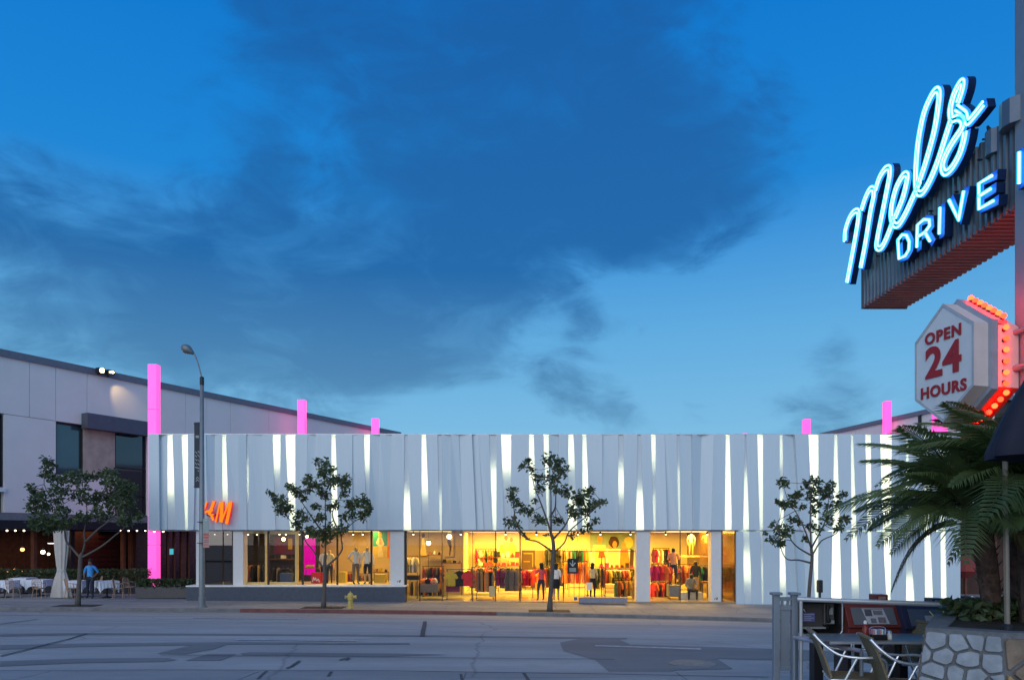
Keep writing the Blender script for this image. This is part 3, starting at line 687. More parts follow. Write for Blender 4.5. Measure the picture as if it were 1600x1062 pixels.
tree('street_tree', 'young dark-leaved tree beside the yellow hydrant', ycurb(505), (505.5, 947),
     [T(l) for l in ([(390, 1010), (397, 860), (397, 765), (402, 680)], [(397, 765), (365, 730), (330, 660), (280, 600), (250, 540), (215, 500), (150, 430), (90, 360)], [(402, 680), (403, 560), (402, 400), (400, 280), (395, 120)], [(403, 560), (330, 460), (270, 370), (200, 270)],
      [(397, 765), (470, 700), (510, 640), (505, 560), (560, 490), (630, 440)], [(505, 560), (455, 460), (450, 400), (480, 330), (530, 220)])],
     T([(345,85,22),(400,85,25),(390,130,40),(440,130,28),(385,170,35),(290,185,25),(280,215,30),(310,235,35),(350,240,40),(295,270,20),(440,210,45),(490,200,40),(540,200,35),(530,240,35),(520,290,30),(405,300,30),(370,290,30),(175,245,30),(200,265,30),(240,290,35),(265,320,25),(50,285,25),(90,320,40),(130,350,40),(110,390,35),(150,400,40),(165,370,30),(340,370,30),(460,365,30),(425,375,25),(230,420,30),(270,445,35),(360,450,30),(380,435,25),(215,480,30),(225,510,25),(560,370,40),(600,350,40),(640,330,35),(665,360,35),(690,385,22),(640,430,35),(670,410,25),(570,430,30),(520,440,25),(510,510,30),(480,530,30),(430,510,35),(390,530,30),(340,550,40),(400,580,40),(300,530,30),(320,510,20),(440,560,30)]),
     7.0, 4, [LEAF, LEAFO, LEAFR])
T = lambda l: zc(20, 700, 4.086, l)
tree('street_tree', 'broad olive-green tree in front of the restaurant terrace', ycurb(122), (121, 946),
     [T(l) for l in ([(413, 1005), (425, 850), (432, 700), (445, 670)], [(432, 700), (380, 640), (340, 590), (330, 500), (320, 440), (260, 340), (200, 230), (215, 110)], [(445, 670), (460, 600), (455, 540), (470, 450), (470, 350), (440, 220)], [(460, 600), (540, 520), (640, 440), (700, 340)],
      [(432, 700), (560, 630), (660, 550), (700, 520), (760, 440)], [(470, 450), (540, 360), (600, 220)], [(330, 500), (230, 440), (140, 330)])],
     T([(215,85,35),(260,110,30),(215,140,35),(200,175,30),(240,180,30),(105,240,22),(130,270,28),(150,310,40),(190,290,30),(120,340,35),(110,380,30),(190,350,45),(170,400,45),(230,380,30),(280,200,35),(330,190,45),(390,190,50),(440,190,45),(500,180,40),(270,270,40),(330,270,40),(290,340,40),(340,400,35),(300,400,30),(400,310,35),(450,280,40),(450,330,35),(520,330,50),(550,290,30),(560,180,35),(590,160,30),(640,150,35),(600,220,40),(650,210,45),(700,240,45),(650,290,50),(600,320,45),(690,310,50),(740,280,45),(760,250,35),(700,370,45),(640,360,40),(750,350,40),(780,420,40),(810,440,30),(600,420,40),(540,400,35),(480,440,35),(250,460,50),(180,470,50),(300,480,45),(130,470,40),(230,510,40),(420,440,40),(370,470,40),(700,450,40),(560,450,30),(740,470,30)]),
     7.5, 6, [LEAF, LEAFO, LEAFO], .9)
T = lambda l: zc(1120, 640, 3.425, l)
tree('street_tree', 'slender sparse tree before the blank white panels at right', ycurb(1264), (1263, 962),
     [T(l) for l in ([(488, 1100), (495, 960), (508, 820), (510, 780), (505, 740)], [(508, 820), (440, 803), (380, 800), (350, 760), (335, 700)], [(510, 780), (440, 740), (400, 700), (380, 660), (310, 640)], [(505, 740), (500, 600), (503, 480), (510, 390)], [(505, 740), (470, 640), (420, 540), (380, 480), (355, 395)],
      [(510, 780), (560, 700), (640, 660), (680, 580)], [(505, 740), (560, 640), (590, 560), (600, 430)])],
     T([(345,385,25),(370,400,22),(325,490,15),(360,510,25),(350,500,15),(410,470,28),(400,510,25),(440,450,25),(460,520,20),(480,400,25),(520,380,25),(545,385,20),(510,440,30),(500,480,25),(560,430,25),(600,420,25),(610,400,20),(590,460,30),(540,500,30),(600,510,25),(520,540,25),(590,580,35),(410,590,25),(440,600,20),(650,500,20),(670,460,22),(680,450,12),(660,590,20),(690,580,22),(700,600,12),(660,630,22),(640,640,15),(300,610,20),(330,640,30),(380,640,30),(350,670,25),(260,660,15),(290,690,25),(330,710,25),(345,720,15),(540,640,25),(470,690,20),(500,620,25)]),
     6.5, 8, [LEAF, LEAFO, LEAFR], 1., .19)

# ------------------------------------------------------------------ street lamp with banner and sign plate
Y = yc(XX(315, 30))+.55; bx = XX(315.5, Y); bz = zs(bx, Y)
lamp = thing('street_lamp', 'tall grey street lamp with curved arm before the store', 'street lamp', (bx, Y, bz))
PM = mat('galvanised_pole', (.20, .225, .235), .5, .3, var=.1, scale=4, bump=.05)
zt = ZZ(590, Y); k = Y/F
part('pole', MB().tube([(bx, Y, bz), (bx, Y, bz+.5), (bx, Y, zt)], [.125, .12, .075], 14), PM, lamp, smooth=True)
part('base_flange', MB().lathe([(.2, 0), (.2, .05), (.14, .07), (.14, .4), (.125, .42)], (bx, Y, bz)), PM, lamp)
part('pole_cap', MB().lathe([(.085, -.3), (.085, 0), (.07, .03), (.03, .05)], (bx, Y, zt)), DARKM, lamp)
arm = smooth_path([PX(x, y, Y) for x, y in ((315.5, 592), (313.5, 583), (310, 570), (305.5, 557), (302, 551.5))], 4)
part('arm', MB().tube(arm, .03, 8), PM, lamp, smooth=True)
hd = thing('x', None, None); bpy.data.objects.remove(hd)
g = MB(); prof = [(302.5, 552.5, .055), (299.5, 550.3, .10), (296, 548, .155), (292, 545.5, .19), (288, 543, .165), (285, 541, .09), (284, 540.3, .02)]
g.tube([PX(a, b, Y) for a, b, r_ in prof], [r_ for a, b, r_ in prof], 12); h_ = part('lamp_head', g, mat('lamp_head_grey', (.16, .19, .20), .4, .3), lamp, smooth=True)
g = MB(); g.ball(PX(290.5, 547.5, Y)-Vector((0, 0, .02)), .15, sc=(1.15, .9, .6)); part('lens', g, mat('lamp_lens', (.35, .38, .38), .15, spec=.8), lamp, smooth=True)
ban = thing('banner', 'narrow dark vertical street banner on the lamp pole', 'banner', PX(309, 762, Y))
BN = mat('navy_banner', (.035, .042, .055), .7)
x0, x1 = XX(303.6, Y), XX(313.2, Y); part('cloth', MB().box(x0, x1, Y-.012, Y+.012, ZZ(762, Y), ZZ(659.5, Y)), BN, ban)
for py in (662, 760): part('bracket', MB().tube([(x0-.02, Y, ZZ(py, Y)), (bx, Y, ZZ(py, Y))], .018, 6), DARKM, ban)
BT = mat('banner_print', (.30, .33, .36), .7)
yb_ = Y-.0165
for k_, (x_, y_, dx, dy) in enumerate(((305, 704, 3, 4), (309, 703.5, 3, 3), (305, 710, 2.5, 3.5), (308.6, 709, 3.4, 4.5), (305, 716, 3, 3), (309, 716.5, 2.6, 4), (305, 721.5, 2.6, 4.2), (308.6, 723, 3.4, 3), (305, 728.5, 6.4, 2.6), (309, 734, 1.8, 1.6))):   # slanted printed glyphs, too blurred to read
    part('banner_glyph', MB().poly([PX(x_, y_+1.8, yb_), PX(x_+dx, y_+dy+1.2, yb_), PX(x_+dx, y_+dy-.6, yb_), PX(x_, y_, yb_)]), BT, ban)
g = MB()
for py in (747, 751): g.poly([PX(306, py, Y-.0006*Y), PX(308.5, py-3, Y-.0006*Y), PX(311, py, Y-.0006*Y), PX(311, py+1.6, Y-.0006*Y), PX(308.5, py-1.4, Y-.0006*Y), PX(306, py+1.6, Y-.0006*Y)])
g.box(XX(306, Y), XX(311, Y), Y-.017, Y-.014, ZZ(684, Y), ZZ(680, Y)); part('banner_chevron', g, BT, ban)
sp = thing('parking_sign', 'white and red parking plate on the lamp pole', 'sign', PX(322, 855, Y-.2))
SW = mat('sign_white', (.50, .52, .50), .5, var=.1); SR = mat('sign_red', (.42, .09, .07), .5, var=.15); SP_ = mat('sign_pink', (.40, .24, .22), .5, var=.15)
ys = Y-.16; part('plate', MB().box(XX(317.2, ys), XX(326.5, ys), ys-.004, ys+.004, ZZ(832, ys), ZZ(809.5, ys)), mat('sign_green_grey', (.26, .32, .31), .5), sp)
part('plate', MB().box(XX(317.2, ys), XX(326.8, ys), ys-.004, ys+.004, ZZ(855, ys), ZZ(832.3, ys)), SP_, sp)
for a, b in ((833, 836), (838, 840.5), (843, 844), (846, 847), (850, 851.2)): part('print_line', MB().box(XX(318, ys), XX(326, ys), ys-.007, ys-.0045, ZZ(b, ys), ZZ(a, ys)), SR, sp)
part('arrow', MB().box(XX(320, ys), XX(324, ys), ys-.007, ys-.0045, ZZ(813, ys), ZZ(812, ys)), SW, sp)
for py in (815, 848): part('clamp', MB().box(bx-.13, bx+.13, ys+.004, Y+.1, ZZ(py, ys)-.015, ZZ(py, ys)+.015), DARKM, sp)

# ------------------------------------------------------------------ hydrant
Yh = yc(XX(547, 30))+.55; hx = XX(547.5, Yh); hz = zs(hx, Yh)
hyd = thing('fire_hydrant', 'small yellow fire hydrant on the pavement', 'hydrant', (hx, Yh, hz))
YEL = mat('hydrant_yellow', (.50, .38, .10), .5, var=.2, scale=9)
partl('barrel', MB().lathe([(.15, 0), (.15, .05), (.105, .06), (.10, .34), (.125, .36), (.125, .42), (.13, .5), (.12, .56), (.07, .63), (.03, .65)], seg=16), YEL, hyd, smooth=False)
partl('outlet', MB().tube([(-.0, 0, .47), (.2, 0, .47)], .06, 10), YEL, hyd); partl('outlet', MB().tube([(0, 0, .47), (-.17, -.08, .47)], .055, 10), YEL, hyd)
partl('outlet_cap', MB().tube([(.2, 0, .47), (.24, 0, .47)], .075, 8), YEL, hyd); partl('outlet_cap', MB().tube([(-.17, -.08, .47), (-.2, -.095, .47)], .07, 8), YEL, hyd)
partl('stem_nut', MB().tube([(0, 0, .64), (0, 0, .70)], .025, 5), YEL, hyd)

# ------------------------------------------------------------------ figures (people and mannequins)
def figure(name, label, cat, loc, rz, H, pose, cols, group=None, hair=None, face=True, fingers=True):
    """pose: joint overrides in units of H (x right of figure as seen from behind... figure faces -Y). cols: dict tag->material"""
    J = dict(pelvis=(0, 0, .53), waist=(0, 0, .60), chest=(0, .005, .71), neck0=(0, .01, .80), neck=(0, .005, .845), head0=(0, -.008, .885), head1=(0, -.006, .945),
             shL=(.095, .005, .795), elL=(.125, .01, .63), wrL=(.135, -.02, .49), shR=(-.095, .005, .795), elR=(-.125, .01, .63), wrR=(-.135, -.02, .49),
             hipL=(.052, 0, .50), knL=(.058, -.01, .275), anL=(.058, .01, .045), toL=(.066, -.085, .018), hipR=(-.052, 0, .50), knR=(-.058, -.01, .275), anR=(-.058, .01, .045), toR=(-.066, -.085, .018))
    J.update(pose)
    rad = dict(pelvis=.078, waist=.070, chest=.085, neck0=.05, neck=.032, head0=.050, head1=.052, shL=.042, shR=.042, elL=.027, elR=.027, wrL=.017, wrR=.017,
               hipL=.058, hipR=.058, knL=.036, knR=.036, anL=.022, anR=.022, toL=.018, toR=.018)
    bones = [('pelvis', 'waist', 'top'), ('waist', 'chest', 'top'), ('chest', 'neck0', 'top'), ('neck0', 'neck', 'skin'), ('neck', 'head0', 'skin'), ('head0', 'head1', 'skin'),
             ('neck0', 'shL', 'top'), ('shL', 'elL', 'sleeve'), ('elL', 'wrL', 'arm'), ('neck0', 'shR', 'top'), ('shR', 'elR', 'sleeve'), ('elR', 'wrR', 'arm'),
             ('pelvis', 'hipL', 'bottom'), ('hipL', 'knL', 'bottom'), ('knL', 'anL', 'shin'), ('anL', 'toL', 'shoe'), ('pelvis', 'hipR', 'bottom'), ('hipR', 'knR', 'bottom'), ('knR', 'anR', 'shin'), ('anR', 'toR', 'shoe')]
    names = list(J); V = [Vector(J[n])*H for n in names]; rr = [rad[n]*H for n in names]; E = [(names.index(a), names.index(b)) for a, b, _ in bones]; TG = [c for _, _, c in bones]
    if face:
        hi = names.index('head0'); V.append(V[hi]+Vector((0, -.066, .008))*H); rr.append(.008*H); E.append((hi, len(V)-1)); TG.append('skin')    # nose
    if fingers:
        for s in ('L', 'R'):
            w = names.index('wr'+s); e = names.index('el'+s); d = (V[w]-V[e]).normalized(); sd = Vector((1, 0, 0)) if s == 'L' else Vector((-1, 0, 0))
            side = d.cross(Vector((0, 1, 0)).cross(d)); f = Vector((0, -1, 0)); f = (f-d*f.dot(d)).normalized()
            V.append(V[w]+d*.045*H); rr.append(.017*H); pi = len(V)-1; E.append((w, pi)); TG.append('skin')
            for q, (o, ln) in enumerate(((-.6, .036), (-.2, .044), (.2, .042), (.6, .034))):
                a = V[pi]+f*o*.022*H+d*.018*H; V.append(a); rr.append(.0055*H); E.append((pi, len(V)-1)); TG.append('skin')
                V.append(a+(d*.85-sd*.5).normalized()*ln*H); rr.append(.0045*H); E.append((len(V)-2, len(V)-1)); TG.append('skin')
            V.append(V[w]+(d*.03+f*.028)*H); rr.append(.0065*H); E.append((w, len(V)-1)); TG.append('skin')
            V.append(V[-1]+(d*.03+f*.006)*H); rr.append(.005*H); E.append((len(V)-2, len(V)-1)); TG.append('skin')
    me = bpy.data.meshes.new('fig'); me.from_pydata([tuple(v) for v in V], E, []); o = bpy.data.objects.new('fig', me); COL.objects.link(o)
    md = o.modifiers.new('skin', 'SKIN'); md.use_smooth_shade = True
    for i, sv in enumerate(me.skin_vertices[0].data): sv.radius = (rr[i], rr[i]*(.72 if i < len(names) and names[i] in ('pelvis', 'waist', 'chest') else 1)); sv.use_root = (i == 0)
    # wide torso: x radius larger
    for n in ('pelvis', 'waist', 'chest'):
        me.skin_vertices[0].data[names.index(n)].radius = (rr[names.index(n)]*1.1, rr[names.index(n)]*.78)
    sb = o.modifiers.new('s', 'SUBSURF'); sb.levels = 1; sb.render_levels = 1
    dg = bpy.context.evaluated_depsgraph_get(); nm = bpy.data.meshes.new_from_object(o.evaluated_get(dg)); bpy.data.objects.remove(o); nm.name = 'body'
    keys = list(dict.fromkeys(cols.values())); nm.materials.clear()
    for k in keys: nm.materials.append(k)
    for p in nm.polygons:
        c = p.center; best = None
        for (a, b), tg in zip(E, TG):
            ab = V[b]-V[a]; t = max(0, min(1, (c-V[a]).dot(ab)/max(ab.length_squared, 1e-9))); d = (c-(V[a]+ab*t)).length-.5*(rr[a]+(rr[b]-rr[a])*t)
            if best is None or d < best[0]: best = (d, tg)
        tg = best[1]
        if tg == 'top' and c.z < .56*H and 'skirtless' not in cols: tg = 'top' if c.z > .545*H else 'bottom'
        p.material_index = keys.index(cols.get(tg, cols['skin'])); p.use_smooth = True
    root = thing(name, label, cat, loc, rz, group)
    b = bpy.data.objects.new('body', nm); COL.objects.link(b); b.parent = root
    if hair:
        h0 = Vector(J['head1'])*H; g = MB(); g.ball(h0+Vector((0, .012, -.002))*H, .062*H, sc=(1, 1.05, .95)); 
        g.v = [v if v[1] > h0.y-.02*H or v[2] > h0.z+.02*H else (v[0], h0.y-.02*H, max(v[2], h0.z+.015*H)) for v in g.v]
        if cols.get('long'): g.ball(h0+Vector((0, .035, -.08))*H, .055*H, sc=(1, .55, 1.5))
        g.build('hair', hair, root, smooth=True)
    if face:
        for s in (-1, 1): MB().ball(Vector(J['head0'])*H+Vector((s*.02, -.047, .02))*H, .006*H, seg=6, rings=4).build('eye', BLACK, root)
    if cols.get('skirt'):
        pz = .575*H; MB().lathe([(.085*H, 0), (.098*H, -.06*H), (.105*H, -.19*H), (.10*H, -.25*H)], (0, 0, pz), 14).build('skirt', cols['skirt'], root, smooth=True)
    return root
SKIN = mat('skin_light', (.42, .24, .16), .55, var=.05); SKIND = mat('skin_brown', (.20, .10, .06), .55, var=.05)
MANQ = mat('mannequin_tan', (.50, .36, .18), .4, var=.04); MANB = mat('mannequin_black', (.02, .018, .018), .35)
HAIR = mat('dark_hair', (.015, .011, .009), .6)
def cloth(n, c): return mat('cloth_'+n, c, .85, var=.15, scale=14, bump=.15)
BLUE = cloth('bright_blue', (.06, .32, .72)); NAVY = cloth('navy', (.02, .024, .04)); DENIM = cloth('denim', (.035, .04, .055)); PINKC = cloth('coral', (.72, .10, .10)); WHC = cloth('white', (.75, .72, .66))
BLK = cloth('black', (.014, .013, .014)); GREYC = cloth('grey', (.22, .21, .18)); PEACH = cloth('peach', (.62, .28, .17)); KHAKI = cloth('khaki', (.36, .23, .08)); CREAMC = cloth('cream', (.6, .5, .28)); MAROON = cloth('maroon', (.13, .02, .03))
SHOE = mat('dark_shoe', (.02, .016, .014), .5)
def cols(top, bot, skin, sleeve=None, arm=None, shin=None, shoe=SHOE, **k):
    d = dict(skin=skin, top=top, sleeve=sleeve or top, arm=arm or skin, bottom=bot, shin=shin or bot, shoe=shoe); d.update(k); return d
Yp = 33.3; px_ = XX(141, Yp)
figure('person', 'man in bright blue shirt and dark trousers, hand on hip, by the tree', 'person', (px_, Yp, zs(px_, Yp)), R(10), 1.78,
       dict(elL=(.17, .05, .66), wrL=(.10, -.03, .555), elR=(-.15, .03, .64), wrR=(-.12, -.05, .53), knL=(.06, -.01, .275)), cols(BLUE, NAVY, SKIND, arm=SKIND), hair=HAIR)

# ------------------------------------------------------------------ restaurant terrace
CL = mat('white_tablecloth', (.72, .74, .80), .8, var=.04)
def table(px, Y, rz, label, s=.42):
    x = XX(px, Y); z = zs(x, Y); t = thing('bistro_table', label, 'table', (x, Y, z), rz, 'white-clothed tables on the restaurant terrace')
    g = MB(); n = 20; top = []; bot = []
    # cloth: square top with corners hanging lower and folded hem
    for i in range(n*4):
        e, f = divmod(i, n); u = f/n*2-1; a = [(u, -1), (1, u), (-u, 1), (-1, -u)][e]
        cn = abs(u); drop = .30+.26*cn**3; w = 1.03+.05*math.sin(i*1.9)*(1-.3*cn)-.10*cn**4
        top.append(Vector((a[0]*s, a[1]*s, .755))); bot.append(Vector((a[0]*s*w, a[1]*s*w, .755-drop)))
    g.poly(top)
    for i in range(len(top)):
        j = (i+1) % len(top); m1 = (top[i]+bot[i])/2; m2 = (top[j]+bot[j])/2; g.quad(top[i], bot[i], bot[j], top[j])
    partl('tablecloth', g, CL, t)
    partl('pedestal', MB().lathe([(.22, 0), (.22, .02), (.04, .05), (.035, .7), (.15, .73)]), DARKM, t); partl('table_top', MB().box(-s+.01, s-.01, -s+.01, s-.01, .725, .752), WOOD, t)
    return t
for px, Y, rz, lb_ in ((8, 33.6, .05, 'white-clothed table at the far left edge'), (62, 34.4, 0., 'white-clothed table behind the rattan chairs'), (120, 34.0, .1, 'white-clothed table behind the tree trunk'), (167, 33.9, .78, 'white-clothed table set cornerwise right of the man'), (36, 35.4, 0, 'white-clothed table half hidden behind the front row')): table(px, Y, rz, lb_)
RAT = mat('rattan', (.42, .26, .17), .6, var=.25, scale=20)
def bistro_chair(px, Y, rz, label):
    x = XX(px, Y); t = thing('rattan_chair', label, 'chair', (x, Y, zs(x, Y)), rz, 'rattan bistro chairs on the restaurant terrace')
    partl('seat', MB().lathe([(.19, .43), (.215, .44), (.215, .465), (.19, .475)], seg=16), RAT, t)
    for sx in (-1, 1):
        partl('leg', MB().tube([(sx*.16, -.15, .44), (sx*.19, -.19, 0)], .014, 6), RAT, t); partl('leg', MB().tube([(sx*.16, .17, .44), (sx*.2, .24, 0)], .014, 6), RAT, t)
        partl('arm', MB().tube(smooth_path([(sx*.19, .2, .7), (sx*.25, .05, .67), (sx*.23, -.12, .64), (sx*.17, -.15, .45)], 3), .013, 6), RAT, t)
    partl('back_hoop', MB().tube(smooth_path([(-.17, .18, .44), (-.2, .22, .7), (-.13, .25, .88), (.13, .25, .88), (.2, .22, .7), (.17, .18, .44)], 4), .015, 6), RAT, t)
    g = MB()
    for i in range(-3, 4): g.tube([(i*.045, .19, .46), (i*.045, .24, .87-.004*i*i)], .008, 4)
    for zz in (.55, .65, .75): g.tube([(-.18, .21, zz), (.18, .21, zz)], .008, 4)
    partl('back_weave', g, RAT, t)
for i, (px, Y, rz, l) in enumerate(((21, 33.0, 3.0, 'rattan chair with its back to the street, nearest the left edge'), (61, 33.1, 3.3, 'rattan chair with its back to the street, left of the drape'), (112, 33.2, 2.4, 'rattan chair just left of the tree trunk'), (150, 34.8, -.9, 'rattan chair behind the blue-shirted man'), (186, 33.4, 1.9, 'rattan chair facing the cornerwise table'), (203, 34.2, 1.4, 'rattan chair at the right end of the terrace'), (90, 35.0, .3, 'rattan chair behind the drape'))): bistro_chair(px, Y, rz, l)
# tied drape at the terrace corner
Yd = 33.7; x = XX(96, Yd); z = zs(x, Yd); dr = thing('drape', 'pale floor-length drape tied at the waist beside the terrace', 'curtain', (x, Yd, z))
g = MB(); prof = [(.46, 0), (.42, .25), (.33, .7), (.19, 1.18), (.18, 1.26), (.22, 1.5), (.29, 2.2), (.33, 2.95), (.34, 3.05)]
seg = 40; n0 = 0
for r_, zz in prof:
    for j in range(seg):
        a = 2*math.pi*j/seg; rr_ = r_*(1+.13*math.cos(9*a)+.04*math.cos(4*a+1)); g.v.append((rr_*math.cos(a), rr_*.5*math.sin(a), zz))
for i in range(len(prof)-1):
    for j in range(seg): j2 = (j+1) % seg; g.f.append((i*seg+j, i*seg+j2, (i+1)*seg+j2, (i+1)*seg+j)); g.m.append(0)
partl('fabric', g, mat('drape_linen', (.50, .46, .42), .85, var=.06), dr, smooth=True); partl('tie', MB().lathe([(.2, 1.17), (.21, 1.22), (.2, 1.27)], seg=20), mat('drape_tie', (.45, .45, .48), .7), dr)
for v in dr.children[-1].data.vertices: v.co.y *= .55
# dark hedge planter behind the tables
Yg = 36.2; hg = thing('hedge_planter', 'long dark low hedge planter behind the terrace tables', 'planter', (XX(130, Yg), Yg, zs(-22, Yg)))
part('trough', MB().box(XX(0, Yg)-2, XX(232, Yg), Yg-.2, Yg+.25, zs(-22, Yg), zs(-22, Yg)+.55), mat('dark_trough', (.03, .032, .04), .6), hg)
def hedge(x0, x1, y0, y1, z0, z1, n, seed, m, root, sz=.07):
    r = random.Random(seed); g = MB()
    for _ in range(n):
        p = Vector((r.uniform(x0, x1), r.uniform(y0, y1), z0+(z1-z0)*r.random()**.7)); d = Vector((r.uniform(-1, 1), r.uniform(-1, 1), r.uniform(-.3, 1))).normalized(); s_ = d.cross(Vector((r.uniform(-1, 1), r.uniform(-1, 1), r.uniform(-1, 1)))).normalized()
        l = sz*r.uniform(.6, 1.4); g.quad(p-d*l, p+s_*l*.45, p+d*l, p-s_*l*.45, r.randint(0, 1))
    return part('foliage', g, m, root)
hedge(XX(0, Yg)-2, XX(232, Yg), Yg-.3, Yg+.35, zs(-22, Yg)+.4, zs(-22, Yg)+1.15, 5200, 2, [LEAF, LEAFO], hg)
Yb = 33.9; hb = thing('boxwood_planter', 'dark shrub planter at the corner under the pink pillar', 'planter', (XX(262, Yb), Yb, zs(-16, Yb)))
part('trough', MB().box(XX(215, Yb), XX(303, Yb), Yb-.2, Yb+.2, zs(-16, Yb), zs(-16, Yb)+.5), mat('taupe_trough', (.10, .09, .09), .6), hb)
hedge(XX(215, Yb), XX(303, Yb), Yb-.25, Yb+.25, zs(-16, Yb)+.45, zs(-16, Yb)+.85, 1600, 5, [LEAF, LEAFO], hb)
# lamps of the restaurant
WARM = emis('warm_bulb', (1., .45, .14), 4.); WARMW = emis('warm_white_bulb', (1., .8, .55), 6.)
def bulb(name, label, p, r, m, cord=.0, group=None):
    t = thing(name, label, 'light', p, 0, group); partl('bulb', MB().ball((0, 0, 0), r), m, t, smooth=True)
    partl('socket', MB().lathe([(r*.5, r*.7), (r*.55, r*1.6), (r*.2, r*1.9)], seg=8), DARKM, t)
    if cord: partl('cord', MB().tube([(0, 0, r*1.5), (0, 0, cord)], .008, 5), DARKM, t)
    return t
for i, px in enumerate((11, 24, 37.5, 189, 201, 214, 227)): 
    p = lw(px, 828.5, .4); bulb('festoon_bulb', 'small white bulb under the black awning, %s from the left' % 'first second third fourth fifth sixth seventh'.split()[i], p, .045, WARMW, 0, 'festoon bulbs along the awning')
for px in (241, 255): bulb('festoon_bulb', ('left' if px < 250 else 'right')+' small white bulb under the left end of the white facade', PX(px, 829.8, FY+.2), .045, WARMW, 0, 'bulbs under the facade end')
for px, py, r_, m, l in ((35, 858, .10, WARM, 'orange pendant lamp inside the restaurant'), (67, 862, .11, WARMW, 'bright round white pendant lamp inside the restaurant'), (76, 865, .07, WARMW, 'small white pendant beside the bright round one'), (233, 857, .06, WARM, 'small amber wall lamp beside the pink pillar')):
    p = lw(px, py, -2.0); bulb('pendant_lamp', l, p, r_, m, lw(px, 826, -2.).z-p.z)
for px, py in ((24, 890), (12, 892), (35, 891), (54, 888)): bulb('candle_lamp', {24: 'largest', 12: 'leftmost small', 35: 'middle small', 54: 'rightmost small'}[px]+' amber candle lamp deep in the restaurant', lw(px, py, -2.6), .04 if px != 24 else .09, WARM, 0, 'candle lamps in the restaurant')
for i, (px, py, w) in enumerate(((113, 833, 6), (80, 848, 6))):
    p = lw(px, py, -3.); t = thing('ceiling_spot', ('upper' if i == 0 else 'lower')+' oval downlight in the restaurant ceiling', 'light', p); partl('lens', MB().box(-.12, .12, -.1, .1, -.03, 0), WARMW, t); partl('housing', MB().box(-.15, .15, -.13, .13, .002, .06), DARKM, t)
rl = bpy.data.lights.new('restaurant_glow', 'AREA'); rl.energy = 45; rl.color = (1, .55, .28); rl.shape = 'RECTANGLE'; rl.size = 7; rl.size_y = 2; ro = bpy.data.objects.new('restaurant_glow', rl); COL.objects.link(ro)
p = lq(3.2, lz(826, 0)-.06, -2.6); ro.location = p; ro.rotation_euler = (0, 0, math.atan2(LD.y, LD.x))
# floodlights on the roof edge
FLO = emis('flood_lens', (1., .78, .42), 14.)
for i, (px, py) in enumerate(((157, 579), (172, 582))):
    p = lw(px, py, .35); t = thing('floodlight', ('left' if i == 0 else 'right')+' roof-edge floodlight of the pair on the panelled building', 'floodlight', p, math.atan2(LD.y, LD.x), 'roof-edge floodlights')
    partl('housing', MB().box(-.2, .2, -.12, .14, -.14, .14), DARKM, t, bevel=.02); partl('lens', MB().lathe([(.13, 0), (.13, .02), (.1, .03)], (0, 0, 0)), FLO, t)
    t.children[-1].matrix_basis = Matrix.Translation((0, -.125, -.0)) @ Matrix.Rotation(R(100 if i == 0 else 150), 4, 'X')
    partl('bracket', MB().box(-.03, .03, .14, .4, -.2, -.1), DARKM, t)
    if i == 1:
        l = bpy.data.lights.new('floodlight_beam', 'SPOT'); l.energy = 60; l.color = (1, .68, .3); l.spot_size = R(60); l.spot_blend = .8; lo = bpy.data.objects.new('floodlight_beam', l); COL.objects.link(lo)
        lo.location = p-LN*.45-Vector((0, 0, .2)); d = (lw(192, 625)-lo.location).normalized(); lo.rotation_euler = d.to_track_quat('-Z', 'Y').to_euler()

# ------------------------------------------------------------------ shop sign on the facade
hm = thing('shop_sign', 'glowing orange-red slanted lettering on the white facade', 'sign', PX(340, 817, FY-.25))
ORF = emis('sign_orange_face', (1., .24, .015), 1.25); ORS = emis('sign_red_edge', (1., .03, .045), .8)
def hp(x, y): return PX(290+x/9.65, 760+y/9.65, FY-.30)
for nm, strokes in (('letter', [([(318, 235), (262, 400)], 22), ([(425, 232), (360, 400)], 42), ([(290, 385), (400, 350)], 34)]), ('ampersand', [([(350, 405), (390, 430), (415, 495)], 34), ([(415, 415), (385, 470)], 18)]),
                    ('letter', [([(517, 238), (452, 528)], 24), ([(548, 240), (535, 515)], 50), ([(650, 245), (545, 515)], 24), ([(682, 238), (620, 540)], 46)])):
    g = MB()
    for i, (pts, w) in enumerate(strokes): stroke(g, [hp(*p)+Vector((0, -.004*i, 0)) for p in pts], w/9.65*FY/F, (0, .14, 0), 0, 1)
    part(nm, g, [ORF, ORS], hm)
part('standoff', MB().box(hp(300, 0).x, hp(650, 0).x, FY-.16, FY+.05, hp(0, 420).z-.03, hp(0, 420).z+.03), DARKM, hm)

for i, px in enumerate((1505, 1512, 1519, 1528, 1535)): bulb('festoon_bulb', 'tiny warm bulb low before the brown cafe front, %s from the left' % ('first', 'second', 'third', 'fourth', 'fifth')[i], PX(px, 934-(i % 3), 38.5), .05, WARM, 0, 'bulbs before the brown cafe')
